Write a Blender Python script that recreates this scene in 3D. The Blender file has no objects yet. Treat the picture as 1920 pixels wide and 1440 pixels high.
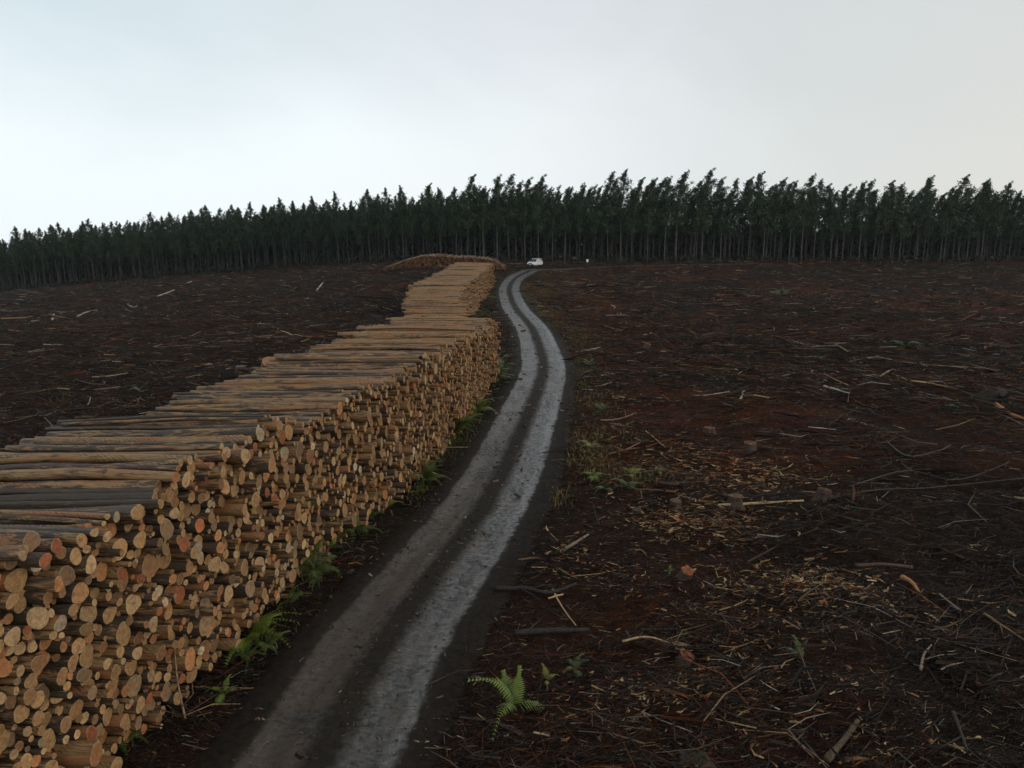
import bpy, math
import numpy as np
from mathutils import Vector, Matrix
R = math.radians
C = bpy.context.scene.collection
sc = bpy.context.scene
rng = np.random.default_rng(7)

# ------------------------------------------------------------------ camera
CAM_H = 9.0; PITCH = R(12.6); FPX = 1340.0
cam = bpy.data.cameras.new('camera'); camo = bpy.data.objects.new('camera', cam); C.objects.link(camo)
camo.location = (0, 0, CAM_H); camo.rotation_euler = (R(90) - PITCH, 0, 0)
cam.sensor_width = 36; cam.lens = 36 * FPX / 1920; cam.clip_start = .1; cam.clip_end = 9000
sc.camera = camo

# ------------------------------------------------------------------ view, sun, sky
sc.view_settings.view_transform = 'Standard'; sc.view_settings.look = 'None'
sc.view_settings.exposure = 0.0; sc.view_settings.gamma = 1
SUN_EL, SUN_AZ = R(24), R(118)            # azimuth clockwise from +Y: behind and to the right
sun = bpy.data.lights.new('sun', 'SUN'); suno = bpy.data.objects.new('sun', sun); C.objects.link(suno)
sun.energy = 0.75; sun.angle = R(20); sun.color = (1.0, .83, .63)
d = Vector((math.sin(SUN_AZ) * math.cos(SUN_EL), math.cos(SUN_AZ) * math.cos(SUN_EL), math.sin(SUN_EL)))
suno.rotation_euler = d.to_track_quat('Z', 'Y').to_euler()

w = bpy.data.worlds.new('World'); sc.world = w; w.use_nodes = True
nt = w.node_tree; nt.nodes.clear()
class NT:
    def __init__(s, t): s.t = t
    def n(s, typ, **kw):
        nd = s.t.nodes.new(typ)
        ins = kw.pop('ins', {})
        for k, v in kw.items(): setattr(nd, k, v)
        for k, v in ins.items():
            if isinstance(v, bpy.types.NodeSocket): s.t.links.new(v, nd.inputs[k])
            else: nd.inputs[k].default_value = v
        return nd
    def math(s, op, a, b=0.0, c=None, clamp=False):
        ins = {0: a, 1: b}
        if c is not None: ins[2] = c
        return s.n('ShaderNodeMath', operation=op, use_clamp=clamp, ins=ins).outputs[0]
    def mix(s, f, a, b, blend='MIX'):
        nd = s.n('ShaderNodeMix', data_type='RGBA', blend_type=blend)
        for k, v in ((0, f), (6, a), (7, b)):
            if isinstance(v, bpy.types.NodeSocket): s.t.links.new(v, nd.inputs[k])
            else: nd.inputs[k].default_value = v if k == 0 or len(v) == 4 else (*v, 1)
        return nd.outputs[2]
    def ramp(s, f, stops, interp='LINEAR'):
        nd = s.n('ShaderNodeValToRGB', ins={0: f}); cr = nd.color_ramp; cr.interpolation = interp
        while len(cr.elements) < len(stops): cr.elements.new(.5)
        for e, (p, c) in zip(cr.elements, stops):
            e.position = p; e.color = (*c, 1) if len(c) == 3 else c
        return nd.outputs[0]
    def noise(s, vec, scale, detail=4, rough=.55, dist=0.0):
        nd = s.n('ShaderNodeTexNoise', ins={'Scale': scale, 'Detail': detail, 'Roughness': rough, 'Distortion': dist})
        if vec is not None: s.t.links.new(vec, nd.inputs['Vector'])
        return nd.outputs[0]
    def rng(s, v, a, b, c=0.0, d=1.0):
        return s.n('ShaderNodeMapRange', ins={0: v, 1: a, 2: b, 3: c, 4: d}).outputs[0]
N = NT(nt)
tc = N.n('ShaderNodeTexCoord').outputs['Generated']
sp = N.n('ShaderNodeSeparateXYZ', ins={0: tc})
xn = N.rng(sp.outputs[0], -.62, .62)
zn = sp.outputs[2]
cloudn = N.noise(N.n('ShaderNodeMapping', ins={0: tc, 3: (1.8, 1.8, 3.2)}).outputs[0], 1.3, 5, .5, .5)
cn = N.rng(cloudn, .3, .7, -.07, .07)
hor = N.ramp(N.math('ADD', xn, N.math('MULTIPLY', cn, .6)), [(0, (.92, 1.0, 1.03)), (.3, (.92, .99, 1.01)), (.5, (.88, .93, .945)), (.68, (.77, .81, .815)), (.85, (.73, .75, .735)), (1, (.75, .745, .70))])
top = N.ramp(xn, [(0, (.57, .69, .75)), (.22, (.70, .79, .83)), (.5, (.71, .75, .79)), (.75, (.67, .705, .71)), (1, (.65, .67, .665))])
up = N.rng(N.math('ADD', zn, N.math('MULTIPLY', cn, .9)), .05, .30)
up = N.n('ShaderNodeMapRange', interpolation_type='SMOOTHSTEP', ins={0: up, 1: 0.0, 2: 1.0, 3: 0.0, 4: 1.0}).outputs[0]
col = N.mix(up, hor, top)
col = N.mix(N.rng(zn, .35, .9), col, (.46, .49, .52))
cl = N.n('ShaderNodeVectorMath', operation='SCALE', ins={0: col, 3: 10.6}).outputs[0]
sky = N.n('ShaderNodeTexSky', sky_type='NISHITA', sun_disc=False, sun_elevation=SUN_EL, sun_rotation=SUN_AZ, air_density=1.0, dust_density=2.0)
bgc = N.mix(.94, sky.outputs[0], cl)
bg = N.n('ShaderNodeBackground', ins={0: bgc, 1: .1})
nt.links.new(bg.outputs[0], N.n('ShaderNodeOutputWorld').inputs[0])

# ------------------------------------------------------------------ numeric helpers
_T = np.random.default_rng(99).random((256, 256))
def vnoise(x, y):
    x = np.asarray(x, float); y = np.asarray(y, float)
    xi = np.floor(x).astype(int); yi = np.floor(y).astype(int)
    fx = x - xi; fy = y - yi
    fx = fx * fx * (3 - 2 * fx); fy = fy * fy * (3 - 2 * fy)
    a = _T[xi & 255, yi & 255]; b = _T[(xi + 1) & 255, yi & 255]
    c = _T[xi & 255, (yi + 1) & 255]; dd = _T[(xi + 1) & 255, (yi + 1) & 255]
    return (a * (1 - fx) + b * fx) * (1 - fy) + (c * (1 - fx) + dd * fx) * fy - .5
def fbm(x, y, oct=3):
    s = 0; a = 1
    for k in range(oct):
        s = s + a * vnoise(x * 2 ** k + 17.3 * k, y * 2 ** k - 9.1 * k); a *= .5
    return s
def sstep(a, b, x):
    t = np.clip((x - a) / (b - a), 0, 1); return t * t * (3 - 2 * t)
def base(x, y):
    """smooth lie of the land"""
    x = np.asarray(x, float); y = np.asarray(y, float)
    x0 = -5.0 - .13 * (np.clip(y, -40, 400) - 14)
    q = (x0 - x) / 2.0
    sp_ = 2.0 * np.where(q > 20, q, np.log1p(np.exp(np.minimum(q, 20))))
    z = -.088 * np.minimum(sp_, 170) * sstep(-60, 10, y)
    z = z + .7 * sstep(95, 150, y)
    z = z + 1.0 * np.exp(-((x + 13) / 13) ** 2 - ((y - 133) / 17) ** 2)
    z = z + .5 * fbm(x / 45., y / 45., 2) * sstep(20, 60, np.abs(x))
    r = np.hypot(x, y)
    z = z - 16 * sstep(225, 420, r) - 260 * sstep(400, 3200, r)
    return z
def img2w(px, py, zoff=0.0):
    dx = (px - 960) / FPX; dy = -(py - 720) / FPX
    D = np.array([dx, math.cos(PITCH) + dy * math.sin(PITCH), -math.sin(PITCH) + dy * math.cos(PITCH)])
    t = 5.0; st = .25
    while t < 600:
        p = D * t
        if CAM_H + p[2] < float(base(p[0], p[1])) + zoff: break
        t += st
    lo, hi = t - st, t
    for _ in range(20):
        m = (lo + hi) / 2; p = D * m
        if CAM_H + p[2] < float(base(p[0], p[1])) + zoff: hi = m
        else: lo = m
    p = D * hi
    return np.array([p[0], p[1], CAM_H + p[2]])
def w2img(p):
    p = np.asarray(p, float); x = p[..., 0]; y = p[..., 1]; z = p[..., 2] - CAM_H
    dep = y * math.cos(PITCH) - z * math.sin(PITCH)
    up_ = y * math.sin(PITCH) + z * math.cos(PITCH)
    return 960 + FPX * x / dep, 720 - FPX * up_ / dep, dep

# road centre line (traced on the ground)
RP = [(430, 1640), (590, 1440), (722, 1200), (872, 1000), (936, 900), (981, 800), (1018, 700), (1014, 660), (1000, 620), (985, 600), (968, 580), (958.5, 560), (955, 540), (966, 522), (987, 511), (1003, 506)]
rw = np.array([img2w(*p)[:2] for p in RP])
e0, e1 = img2w(1003, 506)[:2], None
rw = np.vstack([[[-9.0, -12.0], [-6.2, 0.0]], rw, [[9.6, 136.5], [16.5, 143.0], [25, 147.5], [38, 151.0], [55, 153.0]]])
def catmull(P, n):
    out = []
    P = np.vstack([2 * P[0] - P[1], P, 2 * P[-1] - P[-2]])
    for i in range(1, len(P) - 2):
        t = np.linspace(0, 1, n, endpoint=False)[:, None]
        a, b, c, dd = P[i - 1], P[i], P[i + 1], P[i + 2]
        out.append(.5 * (2 * b + (c - a) * t + (2 * a - 5 * b + 4 * c - dd) * t ** 2 + (3 * b - a - 3 * c + dd) * t ** 3))
    return np.vstack(out + [P[-2:-1]])
rc = catmull(rw, 24)
for _ in range(30): rc[1:-1] = .5 * rc[1:-1] + .25 * (rc[:-2] + rc[2:])
seg = np.r_[0, np.cumsum(np.hypot(*np.diff(rc, axis=0).T))]
sN = np.arange(0, seg[-1], .30)
rc = np.c_[np.interp(sN, seg, rc[:, 0]), np.interp(sN, seg, rc[:, 1])]
def road_dist(x, y):
    x = np.asarray(x, float).ravel(); y = np.asarray(y, float).ravel()
    dist = np.full(x.shape, 99.0)
    idx = np.where((x > -16) & (x < 62) & (y > -16) & (y < 162))[0]
    P = rc[::2]
    for k in range(0, len(idx), 20000):
        ii = idx[k:k + 20000]
        d2 = (x[ii, None] - P[None, :, 0]) ** 2 + (y[ii, None] - P[None, :, 1]) ** 2
        dist[ii] = np.sqrt(d2.min(1))
    return dist
# stack frames: direction along the face, face base line
PH1 = R(9.5)
U1 = np.array([math.sin(PH1), math.cos(PH1)]); V1 = np.array([math.cos(PH1), -math.sin(PH1)])
fb = np.array([[-9.1, 4.0], [-7.95, 8.0], [-6.95, 11.2], [-5.95, 15.3], [-5.05, 19.1], [-3.9, 22.5], [-3.15, 26.0], [-2.0, 33.1], [-1.15, 40.5], [-.9, 43]])
S1 = fb @ U1; E1 = fb @ V1
PH2 = R(3.0)
U2 = np.array([math.sin(PH2), math.cos(PH2)]); V2 = np.array([math.cos(PH2), -math.sin(PH2)])
fb2 = np.array([[-4.35, 67.0], [-3.9, 75], [-3.5, 86], [-3.2, 97], [-2.9, 113]])
S2 = fb2 @ U2; E2 = fb2 @ V2
def stack_mask(x, y):
    """1 well inside a stack footprint"""
    P = np.c_[np.ravel(x), np.ravel(y)]
    s = P @ U1; e = P @ V1; f = np.interp(s, S1, E1)
    m = (s > S1[0]) & (s < S1[-1] + .3) & (e < f - .1) & (e > f - 5.7)
    s = P @ U2; e = P @ V2; f = np.interp(s, S2, E2)
    m |= (s > S2[0]) & (s < S2[-1]) & (e < f - .1) & (e > f - 5.8)
    return m
def relief(x, y, rd=None):
    x = np.ravel(np.asarray(x, float)); y = np.ravel(np.asarray(y, float))
    if rd is None: rd = road_dist(x, y)
    r = np.hypot(x, y)
    n = .40 * fbm(x / 5.5, y / 4.0, 2) + .24 * fbm(x / 1.4 + 40, y / 1.0, 2)
    n = n + .09 * fbm(x / .33, y / .28 + 9, 2) * (1 - sstep(30, 70, r))
    n = n + .25 * np.clip(fbm(x / 9. + 5, y / 6. + 3, 3), 0, 1) * 1.2
    n = n * (.35 + .65 * sstep(2.4, 6, rd))
    n = np.where(stack_mask(x, y), n * .2, n)
    k = sstep(1.5, 2.6, rd)
    return n * k - .07 * (1 - sstep(2.1, 2.5, rd))
def H(x, y): return base(x, y).ravel() + relief(x, y)

# ------------------------------------------------------------------ mesh helpers
def mk(name, V, quads=None, tris=None, mats=(), attrs=None, mi=None, smooth=True, parent=None, loc=None):
    me = bpy.data.meshes.new(name)
    V = np.asarray(V, np.float32)
    quads = np.zeros((0, 4), int) if quads is None else np.asarray(quads)
    tris = np.zeros((0, 3), int) if tris is None else np.asarray(tris)
    nq, ntr = len(quads), len(tris)
    me.vertices.add(len(V)); me.vertices.foreach_set('co', V.ravel())
    me.loops.add(nq * 4 + ntr * 3); me.polygons.add(nq + ntr)
    me.loops.foreach_set('vertex_index', np.r_[quads.ravel(), tris.ravel()].astype(np.int32))
    ls = np.r_[np.arange(nq) * 4, nq * 4 + np.arange(ntr) * 3].astype(np.int32)
    me.polygons.foreach_set('loop_start', ls)
    try: me.polygons.foreach_set('loop_total', np.r_[np.full(nq, 4), np.full(ntr, 3)].astype(np.int32))
    except Exception: pass
    for m in mats: me.materials.append(m)
    if mi is not None: me.polygons.foreach_set('material_index', np.asarray(mi, np.int32))
    me.polygons.foreach_set('use_smooth', np.full(nq + ntr, smooth))
    for k, a in (attrs or {}).items():
        a = np.asarray(a, np.float32)
        if a.ndim == 1: at = me.attributes.new(k, 'FLOAT', 'POINT'); at.data.foreach_set('value', a)
        elif a.shape[1] == 4: at = me.attributes.new(k, 'FLOAT_COLOR', 'POINT'); at.data.foreach_set('color', a.ravel())
        else: at = me.attributes.new(k, 'FLOAT_VECTOR', 'POINT'); at.data.foreach_set('vector', a.ravel())
    me.update(calc_edges=True); me.validate()
    o = bpy.data.objects.new(name, me); C.objects.link(o)
    if parent is not None: o.parent = parent
    if loc is not None: o.location = loc
    return o
def tubes(P, Rr, S, rmul=None):
    """P (N,K,3), Rr (N,K) -> verts, quads, and per-vertex (path index, k, side)"""
    n, K, _ = P.shape
    T = np.empty_like(P); T[:, 1:-1] = P[:, 2:] - P[:, :-2]; T[:, 0] = P[:, 1] - P[:, 0]; T[:, -1] = P[:, -1] - P[:, -2]
    T /= np.linalg.norm(T, axis=2, keepdims=True) + 1e-9
    ref = np.zeros_like(T); vert = np.abs(T[:, :1, 2]) > .9
    ref[..., 2] = np.where(vert, 0, 1); ref[..., 0] = np.where(vert, 1, 0)
    A = np.cross(ref, T); A /= np.linalg.norm(A, axis=2, keepdims=True) + 1e-9
    B = np.cross(T, A)
    th = np.arange(S) * 2 * math.pi / S
    rad = Rr[:, :, None] * (1 if rmul is None else rmul)
    rad = np.broadcast_to(rad, (n, K, S))
    V = P[:, :, None] + rad[..., None] * (np.cos(th)[None, None, :, None] * A[:, :, None] + np.sin(th)[None, None, :, None] * B[:, :, None])
    i = np.arange(n)[:, None, None] * K * S; k = np.arange(K - 1)[None, :, None] * S; s = np.arange(S)[None, None, :]; s2 = (s + 1) % S
    q = np.stack(np.broadcast_arrays(i + k + s, i + k + s2, i + k + S + s2, i + k + S + s), -1).reshape(-1, 4)
    return V.reshape(-1, 3), q, rad
class MB:
    """collects pieces into one mesh"""
    def __init__(s): s.V = []; s.Q = []; s.T = []; s.n = 0; s.mq = []; s.mt = []
    def add(s, V, Q=None, T=None, m=0):
        s.V.append(np.asarray(V, float))
        if Q is not None and len(Q): s.Q.append(np.asarray(Q) + s.n); s.mq += [m] * len(Q)
        if T is not None and len(T): s.T.append(np.asarray(T) + s.n); s.mt += [m] * len(T)
        s.n += len(V)
    def box(s, c, h, m=0, taper=1.0):
        c = np.array(c, float); h = np.array(h, float)
        V = np.array([[x, y, z] for z in (-1, 1) for y in (-1, 1) for x in (-1, 1)], float)
        V[4:, :2] *= taper
        s.add(V * h + c, [[0, 2, 3, 1], [4, 5, 7, 6], [0, 1, 5, 4], [2, 6, 7, 3], [0, 4, 6, 2], [1, 3, 7, 5]], m=m)
    def tube(s, P, r, S=8, m=0, cap=True):
        P = np.array(P, float)[None]; r = np.broadcast_to(np.asarray(r, float), P.shape[1:2])[None]
        V, q, _ = tubes(P, r, S); K = P.shape[1]
        T = []
        if cap:
            V = np.vstack([V, P[0, 0], P[0, -1]]); a = len(V) - 2
            for i in range(S):
                T.append([a, (i + 1) % S, i]); T.append([a + 1, (K - 1) * S + i, (K - 1) * S + (i + 1) % S])
        s.add(V, q, T, m)
    def build(s, name, mats, parent=None, smooth=True, **kw):
        V = np.vstack(s.V); Q = np.vstack(s.Q) if s.Q else None; T = np.vstack(s.T) if s.T else None
        return mk(name, V, Q, T, mats, mi=np.r_[s.mq, s.mt].astype(int), smooth=smooth, parent=parent, **kw)
def tag(o, label=None, cat=None, group=None, kind=None):
    if label: o['label'] = label
    if cat: o['category'] = cat
    if group: o['group'] = group
    if kind: o['kind'] = kind
    return o
def empty(name, loc, rz=0.0):
    o = bpy.data.objects.new(name, None); C.objects.link(o); o.location = loc; o.rotation_euler = (0, 0, rz); o.empty_display_size = .2
    return o

# ------------------------------------------------------------------ materials
def mat(name):
    m = bpy.data.materials.new(name); m.use_nodes = True; m.node_tree.nodes.clear()
    n = NT(m.node_tree); out = n.n('ShaderNodeOutputMaterial')
    b = n.n('ShaderNodeBsdfPrincipled'); m.node_tree.links.new(b.outputs[0], out.inputs[0])
    return m, n, b
def setb(n, b, **kw):
    for k, v in kw.items():
        k = {'col': 'Base Color', 'rough': 'Roughness', 'spec': 'Specular IOR Level', 'metal': 'Metallic', 'normal': 'Normal', 'coat': 'Coat Weight'}[k]
        if isinstance(v, bpy.types.NodeSocket): n.t.links.new(v, b.inputs[k])
        else: b.inputs[k].default_value = (*v, 1) if k == 'Base Color' and len(v) == 3 else v
def attr(n, name): return n.n('ShaderNodeAttribute', attribute_name=name)
def bump(n, h, strength=.5, dist=.05):
    return n.n('ShaderNodeBump', ins={'Height': h, 'Strength': strength, 'Distance': dist}).outputs[0]
def simple(name, col, rough=.6, nscale=8., amt=.35, **kw):
    m, n, b = mat(name)
    oc = n.n('ShaderNodeTexCoord').outputs['Object']
    f = n.noise(oc, nscale, 4, .6)
    c = n.mix(n.rng(f, .3, .7), tuple(x * (1 - amt) for x in col), tuple(min(1, x * (1 + amt)) for x in col))
    setb(n, b, col=c, rough=rough, **kw); return m

# ground
mg, n, b = mat('wet_forest_soil')
oc = n.n('ShaderNodeTexCoord').outputs['Object']
gc = attr(n, 'gcol').outputs['Color']
f1 = n.noise(oc, 3.2, 7, .74); f2 = n.noise(oc, 30., 6, .78); f3 = n.noise(oc, .35, 4, .6)
mul = n.math('MULTIPLY', n.rng(f1, .34, .68, .28, 1.6), n.rng(f2, .36, .66, .2, 1.9))
c = n.n('ShaderNodeVectorMath', operation='SCALE', ins={0: gc, 3: mul}).outputs[0]
fib = n.noise(n.n('ShaderNodeMapping', ins={0: oc, 3: (6, 34, 10)}).outputs[0], 1.0, 5, .7, .8)
fib2 = n.noise(n.n('ShaderNodeMapping', ins={0: oc, 2: (0, 0, .7), 3: (6, 40, 10)}).outputs[0], 1.2, 5, .7, 1.2)
lit = n.math('MAXIMUM', n.rng(fib, .60, .72), n.rng(fib2, .61, .73))
c = n.mix(n.math('MULTIPLY', lit, .55), c, n.mix(n.rng(f3, .4, .6), (.060, .032, .018), (.045, .037, .030)))
setb(n, b, col=c, rough=n.rng(f1, .3, .7, .75, 1.0), spec=.08, normal=bump(n, n.math('ADD', n.math('ADD', n.math('MULTIPLY', f2, 1.6), n.math('MULTIPLY', fib, .8)), f1), 1.0, .05))

# road
mr, n, b = mat('wet_gravel_road')
uv = attr(n, 'ruv').outputs['Vector']; sx = n.n('ShaderNodeSeparateXYZ', ins={0: uv})
u, v = sx.outputs[0], sx.outputs[1]
oc = n.n('ShaderNodeTexCoord').outputs['Object']
wob = n.math('MULTIPLY', n.math('SUBTRACT', n.noise(oc, .9, 5, .6), .5), .6)
wob2 = n.math('MULTIPLY', n.math('SUBTRACT', n.noise(oc, 5., 6, .75), .5), .55)
uu = n.math('ADD', n.math('ADD', u, wob), wob2)
au = n.math('ABSOLUTE', n.math('ADD', u, n.math('MULTIPLY', wob, .5)))
trk = n.math('ABSOLUTE', n.math('SUBTRACT', au, .90))               # 0 in the middle of a wheel track
trkn = n.math('ADD', trk, n.math('MULTIPLY', wob2, .6))
aun = n.math('ADD', au, n.math('MULTIPLY', n.math('ADD', wob2, n.math('MULTIPLY', n.math('SUBTRACT', n.noise(oc, 14., 4, .7), .5), .35)), .5))
track = n.math('MULTIPLY', n.rng(aun, 1.47, 1.36), n.rng(aun, .20, .52))
edge = n.rng(n.math('ADD', n.math('ABSOLUTE', uu), 0.0), 1.45, 1.75)  # 1 = roadside soil
gr = n.noise(oc, 60., 4, .8); gr2 = n.noise(oc, 7., 5, .7); gr3 = n.noise(oc, .7, 5, .6); gr4 = n.noise(n.n('ShaderNodeMapping', ins={0: uv, 3: (2.2, .45, 1)}).outputs[0], 1.0, 5, .65, .5)
stone = n.n('ShaderNodeTexVoronoi', ins={'Vector': oc, 'Scale': 26.}).outputs[0]
cross = n.noise(n.n('ShaderNodeMapping', ins={0: uv, 3: (1.6, 13., 1)}).outputs[0], 1.0, 4, .65, .4)
ct = n.mix(n.rng(gr2, .3, .7), (.030, .029, .026), (.058, .053, .046))
ct = n.mix(n.math('MULTIPLY', n.rng(n.math('SUBTRACT', gr3, n.math('MULTIPLY', u, .12)), .38, .55), .85), ct, (.062, .043, .026))
ct = n.mix(n.math('MULTIPLY', n.rng(cross, .52, .66), .22), ct, (.085, .083, .078))
cm = n.mix(n.rng(gr2, .3, .7), (.012, .010, .008), (.032, .026, .020))
ct = n.mix(n.rng(gr4, .38, .6), n.mix(.6, ct, (.016, .014, .012)), ct)
track = n.math('MULTIPLY', track, n.rng(n.math('ADD', n.math('MULTIPLY', gr2, .6), n.math('MULTIPLY', gr3, .4)), .36, .50, .45, 1.0))
cc = n.mix(track, cm, ct)
lite = n.math('MULTIPLY', n.rng(n.math('ABSOLUTE', n.math('SUBTRACT', uu, 1.20)), .26, .06), n.rng(n.noise(n.n('ShaderNodeMapping', ins={0: uv, 3: (1.0, .12, 1)}).outputs[0], 1.0, 3, .5), .38, .55))
cc = n.mix(n.math('MULTIPLY', lite, n.rng(n.noise(oc, 1.1, 4, .6), .40, .62, 0, .4)), cc, (.11, .095, .075))
cc = n.mix(n.math('MULTIPLY', n.rng(gr, .62, .74), .5), cc, (.11, .09, .07))
cc = n.mix(n.math('MULTIPLY', n.rng(gr, .42, .3), .6), cc, (.014, .012, .01))
soil = n.mix(n.rng(gr2, .35, .65), (.007, .006, .005), (.024, .017, .012))
cc = n.mix(edge, cc, soil)
wet = n.math('MULTIPLY', track, n.rng(n.math('ADD', n.math('MULTIPLY', gr2, .6), n.math('MULTIPLY', cross, .5)), .42, .66, .45, 1.0))
rough = n.math('SUBTRACT', .84, n.math('MULTIPLY', wet, n.math('ADD', .62, n.math('MULTIPLY', lite, .10))))
hb = n.math('ADD', n.math('ADD', n.math('MULTIPLY', gr, .5), n.math('MULTIPLY', gr2, 1.2)), n.math('ADD', n.math('MULTIPLY', cross, .6), n.math('MULTIPLY', stone, .35)))
setb(n, b, col=cc, rough=n.math('MAXIMUM', rough, n.math('MULTIPLY', edge, .9)), spec=n.math('ADD', .16, n.math('MULTIPLY', wet, n.math('ADD', .8, n.math('MULTIPLY', lite, 1.0)))), normal=n.n('ShaderNodeBump', ins={'Height': hb, 'Strength': n.math('SUBTRACT', .8, n.math('MULTIPLY', wet, .45)), 'Distance': .03}).outputs[0])

# debris: colour from vertices
def vcol_mat(name, rough=.7, nscale=14., lo=.6, hi=1.35, spec=.3, subs=None, bmp=None):
    m, n, b = mat(name)
    oc = n.n('ShaderNodeTexCoord').outputs['Object']
    f = n.noise(oc, nscale, 4, .65)
    c = n.n('ShaderNodeVectorMath', operation='SCALE', ins={0: attr(n, 'col').outputs['Color'], 3: n.rng(f, .3, .7, lo, hi)}).outputs[0]
    setb(n, b, col=c, rough=rough, spec=spec)
    if bmp: setb(n, b, normal=bump(n, f, bmp, .02))
    return m
m_deb = vcol_mat('weathered_sticks', .7, 16., .5, 1.5, .14)
m_leaf = vcol_mat('eucalypt_leaves', .55, .5, .65, 1.35, .35)
m_trunk = vcol_mat('eucalypt_bark', .75, 1.2, .5, 1.4, .25)
m_fern = vcol_mat('fern_fronds', .5, 6., .7, 1.3, .4)
m_grass = vcol_mat('roadside_grass', .6, 3., .6, 1.4, .3)

# logs
mb, n, b = mat('stripped_log_side')
lp = attr(n, 'lp').outputs['Vector']; dk = attr(n, 'dk').outputs['Fac']; ti = attr(n, 'tint').outputs['Color']
lx = n.n('ShaderNodeSeparateXYZ', ins={0: lp})
na = n.noise(n.n('ShaderNodeMapping', ins={0: lp, 3: (1.3, 7., 7.)}).outputs[0], 1.0, 7, .7, .8)
nb_ = n.noise(n.n('ShaderNodeMapping', ins={0: lp, 3: (3., 45., 45.)}).outputs[0], 1.0, 4, .7)
nc_ = n.noise(n.n('ShaderNodeMapping', ins={0: lp, 1: (9, 4, 3), 3: (.5, 3., 3.)}).outputs[0], 1.0, 3, .6, .5)
wood = n.mix(n.rng(nb_, .3, .7), (.085, .046, .020), (.40, .25, .115))
wood = n.mix(n.math('MULTIPLY', n.rng(nc_, .50, .62), .75), wood, (.28, .105, .038))
dark = n.mix(n.rng(nb_, .35, .7), (.018, .015, .013), (.085, .064, .046))
thr = n.math('SUBTRACT', na, n.math('MULTIPLY', n.math('SUBTRACT', dk, .5), .42))
cc = n.mix(n.rng(n.math('ADD', thr, n.math('MULTIPLY', n.math('SUBTRACT', nb_, .5), .22)), .43, .50), dark, wood)
tr = n.math('SINE', n.math('ADD', n.math('MULTIPLY', n.math('ADD', lx.outputs[0], n.math('MULTIPLY', n.noise(lp, 2.2, 2, .5), .25)), 50.), n.math('MULTIPLY', n.math('SUBTRACT', lx.outputs[1], lx.outputs[2]), 58.)))
trm = n.math('MULTIPLY', n.rng(tr, .25, .7), n.rng(n.noise(n.n('ShaderNodeMapping', ins={0: lp, 1: (3, 1, 7), 3: (.8, 6., 6.)}).outputs[0], 1.0, 3, .5), .50, .56))
cc = n.mix(n.math('MULTIPLY', n.math('MULTIPLY', trm, n.rng(n.noise(lp, 9., 3, .7), .38, .6)), .8), cc, (.035, .026, .02))
cc = n.mix(.04, cc, ti)
setb(n, b, col=cc, rough=n.rng(nb_, .3, .7, .48, .72), spec=.35, normal=bump(n, n.math('ADD', nb_, n.math('MULTIPLY', trm, -.6)), .6, .02))
m_bark = mb
me_, n, b = mat('sawn_log_end')
lp = attr(n, 'lp').outputs['Vector']; ti = attr(n, 'tint').outputs['Color']; rd_ = attr(n, 'rad').outputs['Fac']
nz = n.noise(lp, 18., 4, .6); nz2 = n.noise(lp, 5., 3, .6)
ring = n.math('SINE', n.math('ADD', n.math('MULTIPLY', rd_, 34.), n.math('MULTIPLY', nz2, 9.)))
c = n.n('ShaderNodeVectorMath', operation='SCALE', ins={0: ti, 3: n.math('MULTIPLY', n.rng(nz, .25, .75, .5, 1.25), n.rng(ring, -1., 1., .78, 1.12))}).outputs[0]
c = n.mix(n.math('MULTIPLY', n.rng(n.math('ADD', rd_, n.math('MULTIPLY', nz2, .5)), .62, .25), .6), c, (.30, .115, .045))
c = n.mix(n.math('MULTIPLY', n.rng(n.math('ADD', rd_, n.math('MULTIPLY', nz, .2)), .97, 1.08), .45), c, (.44, .33, .19))
c = n.mix(n.math('MULTIPLY', n.rng(n.noise(lp, 7., 4, .65), .53, .66), .55), c, (.13, .075, .04))
ck = n.noise(n.n('ShaderNodeMapping', ins={0: lp, 3: (1, 60., 7.)}).outputs[0], 1.0, 2, .5)
c = n.mix(n.math('MULTIPLY', n.rng(ck, .70, .76), .7), c, (.05, .028, .016))
setb(n, b, col=c, rough=.62, spec=.3, normal=bump(n, nz, .35, .01))
m_end = me_

# ------------------------------------------------------------------ ground sheet
th = np.r_[np.linspace(-math.pi, -R(52), 26)[:-1], np.linspace(-R(52), R(52), 640), np.linspace(R(52), math.pi, 26)[1:-1]]
rr = np.r_[np.geomspace(2.5, 245, 690), np.geomspace(252, 6000, 26)]
TH, RR = np.meshgrid(th, rr); X = (RR * np.sin(TH)).ravel(); Y = (RR * np.cos(TH)).ravel()
rdg = road_dist(X, Y)
Z = base(X, Y) + np.where(RR.ravel() < 246, relief(X, Y, rdg), 0)
nth, nr = len(th), len(rr)
i = np.arange(nr - 1)[:, None] * nth; j = np.arange(nth)[None]; j2 = (j + 1) % nth
quads = np.stack(np.broadcast_arrays(i + j, i + j2, i + nth + j2, i + nth + j), -1).reshape(-1, 4)[:, ::-1]
V = np.c_[X, Y, Z]; V = np.vstack([V, [0, 0, float(base(0, 0))]])
tris = np.c_[np.arange(nth), (np.arange(nth) + 1) % nth, np.full(nth, len(V) - 1)][:, [2, 1, 0]]
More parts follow.
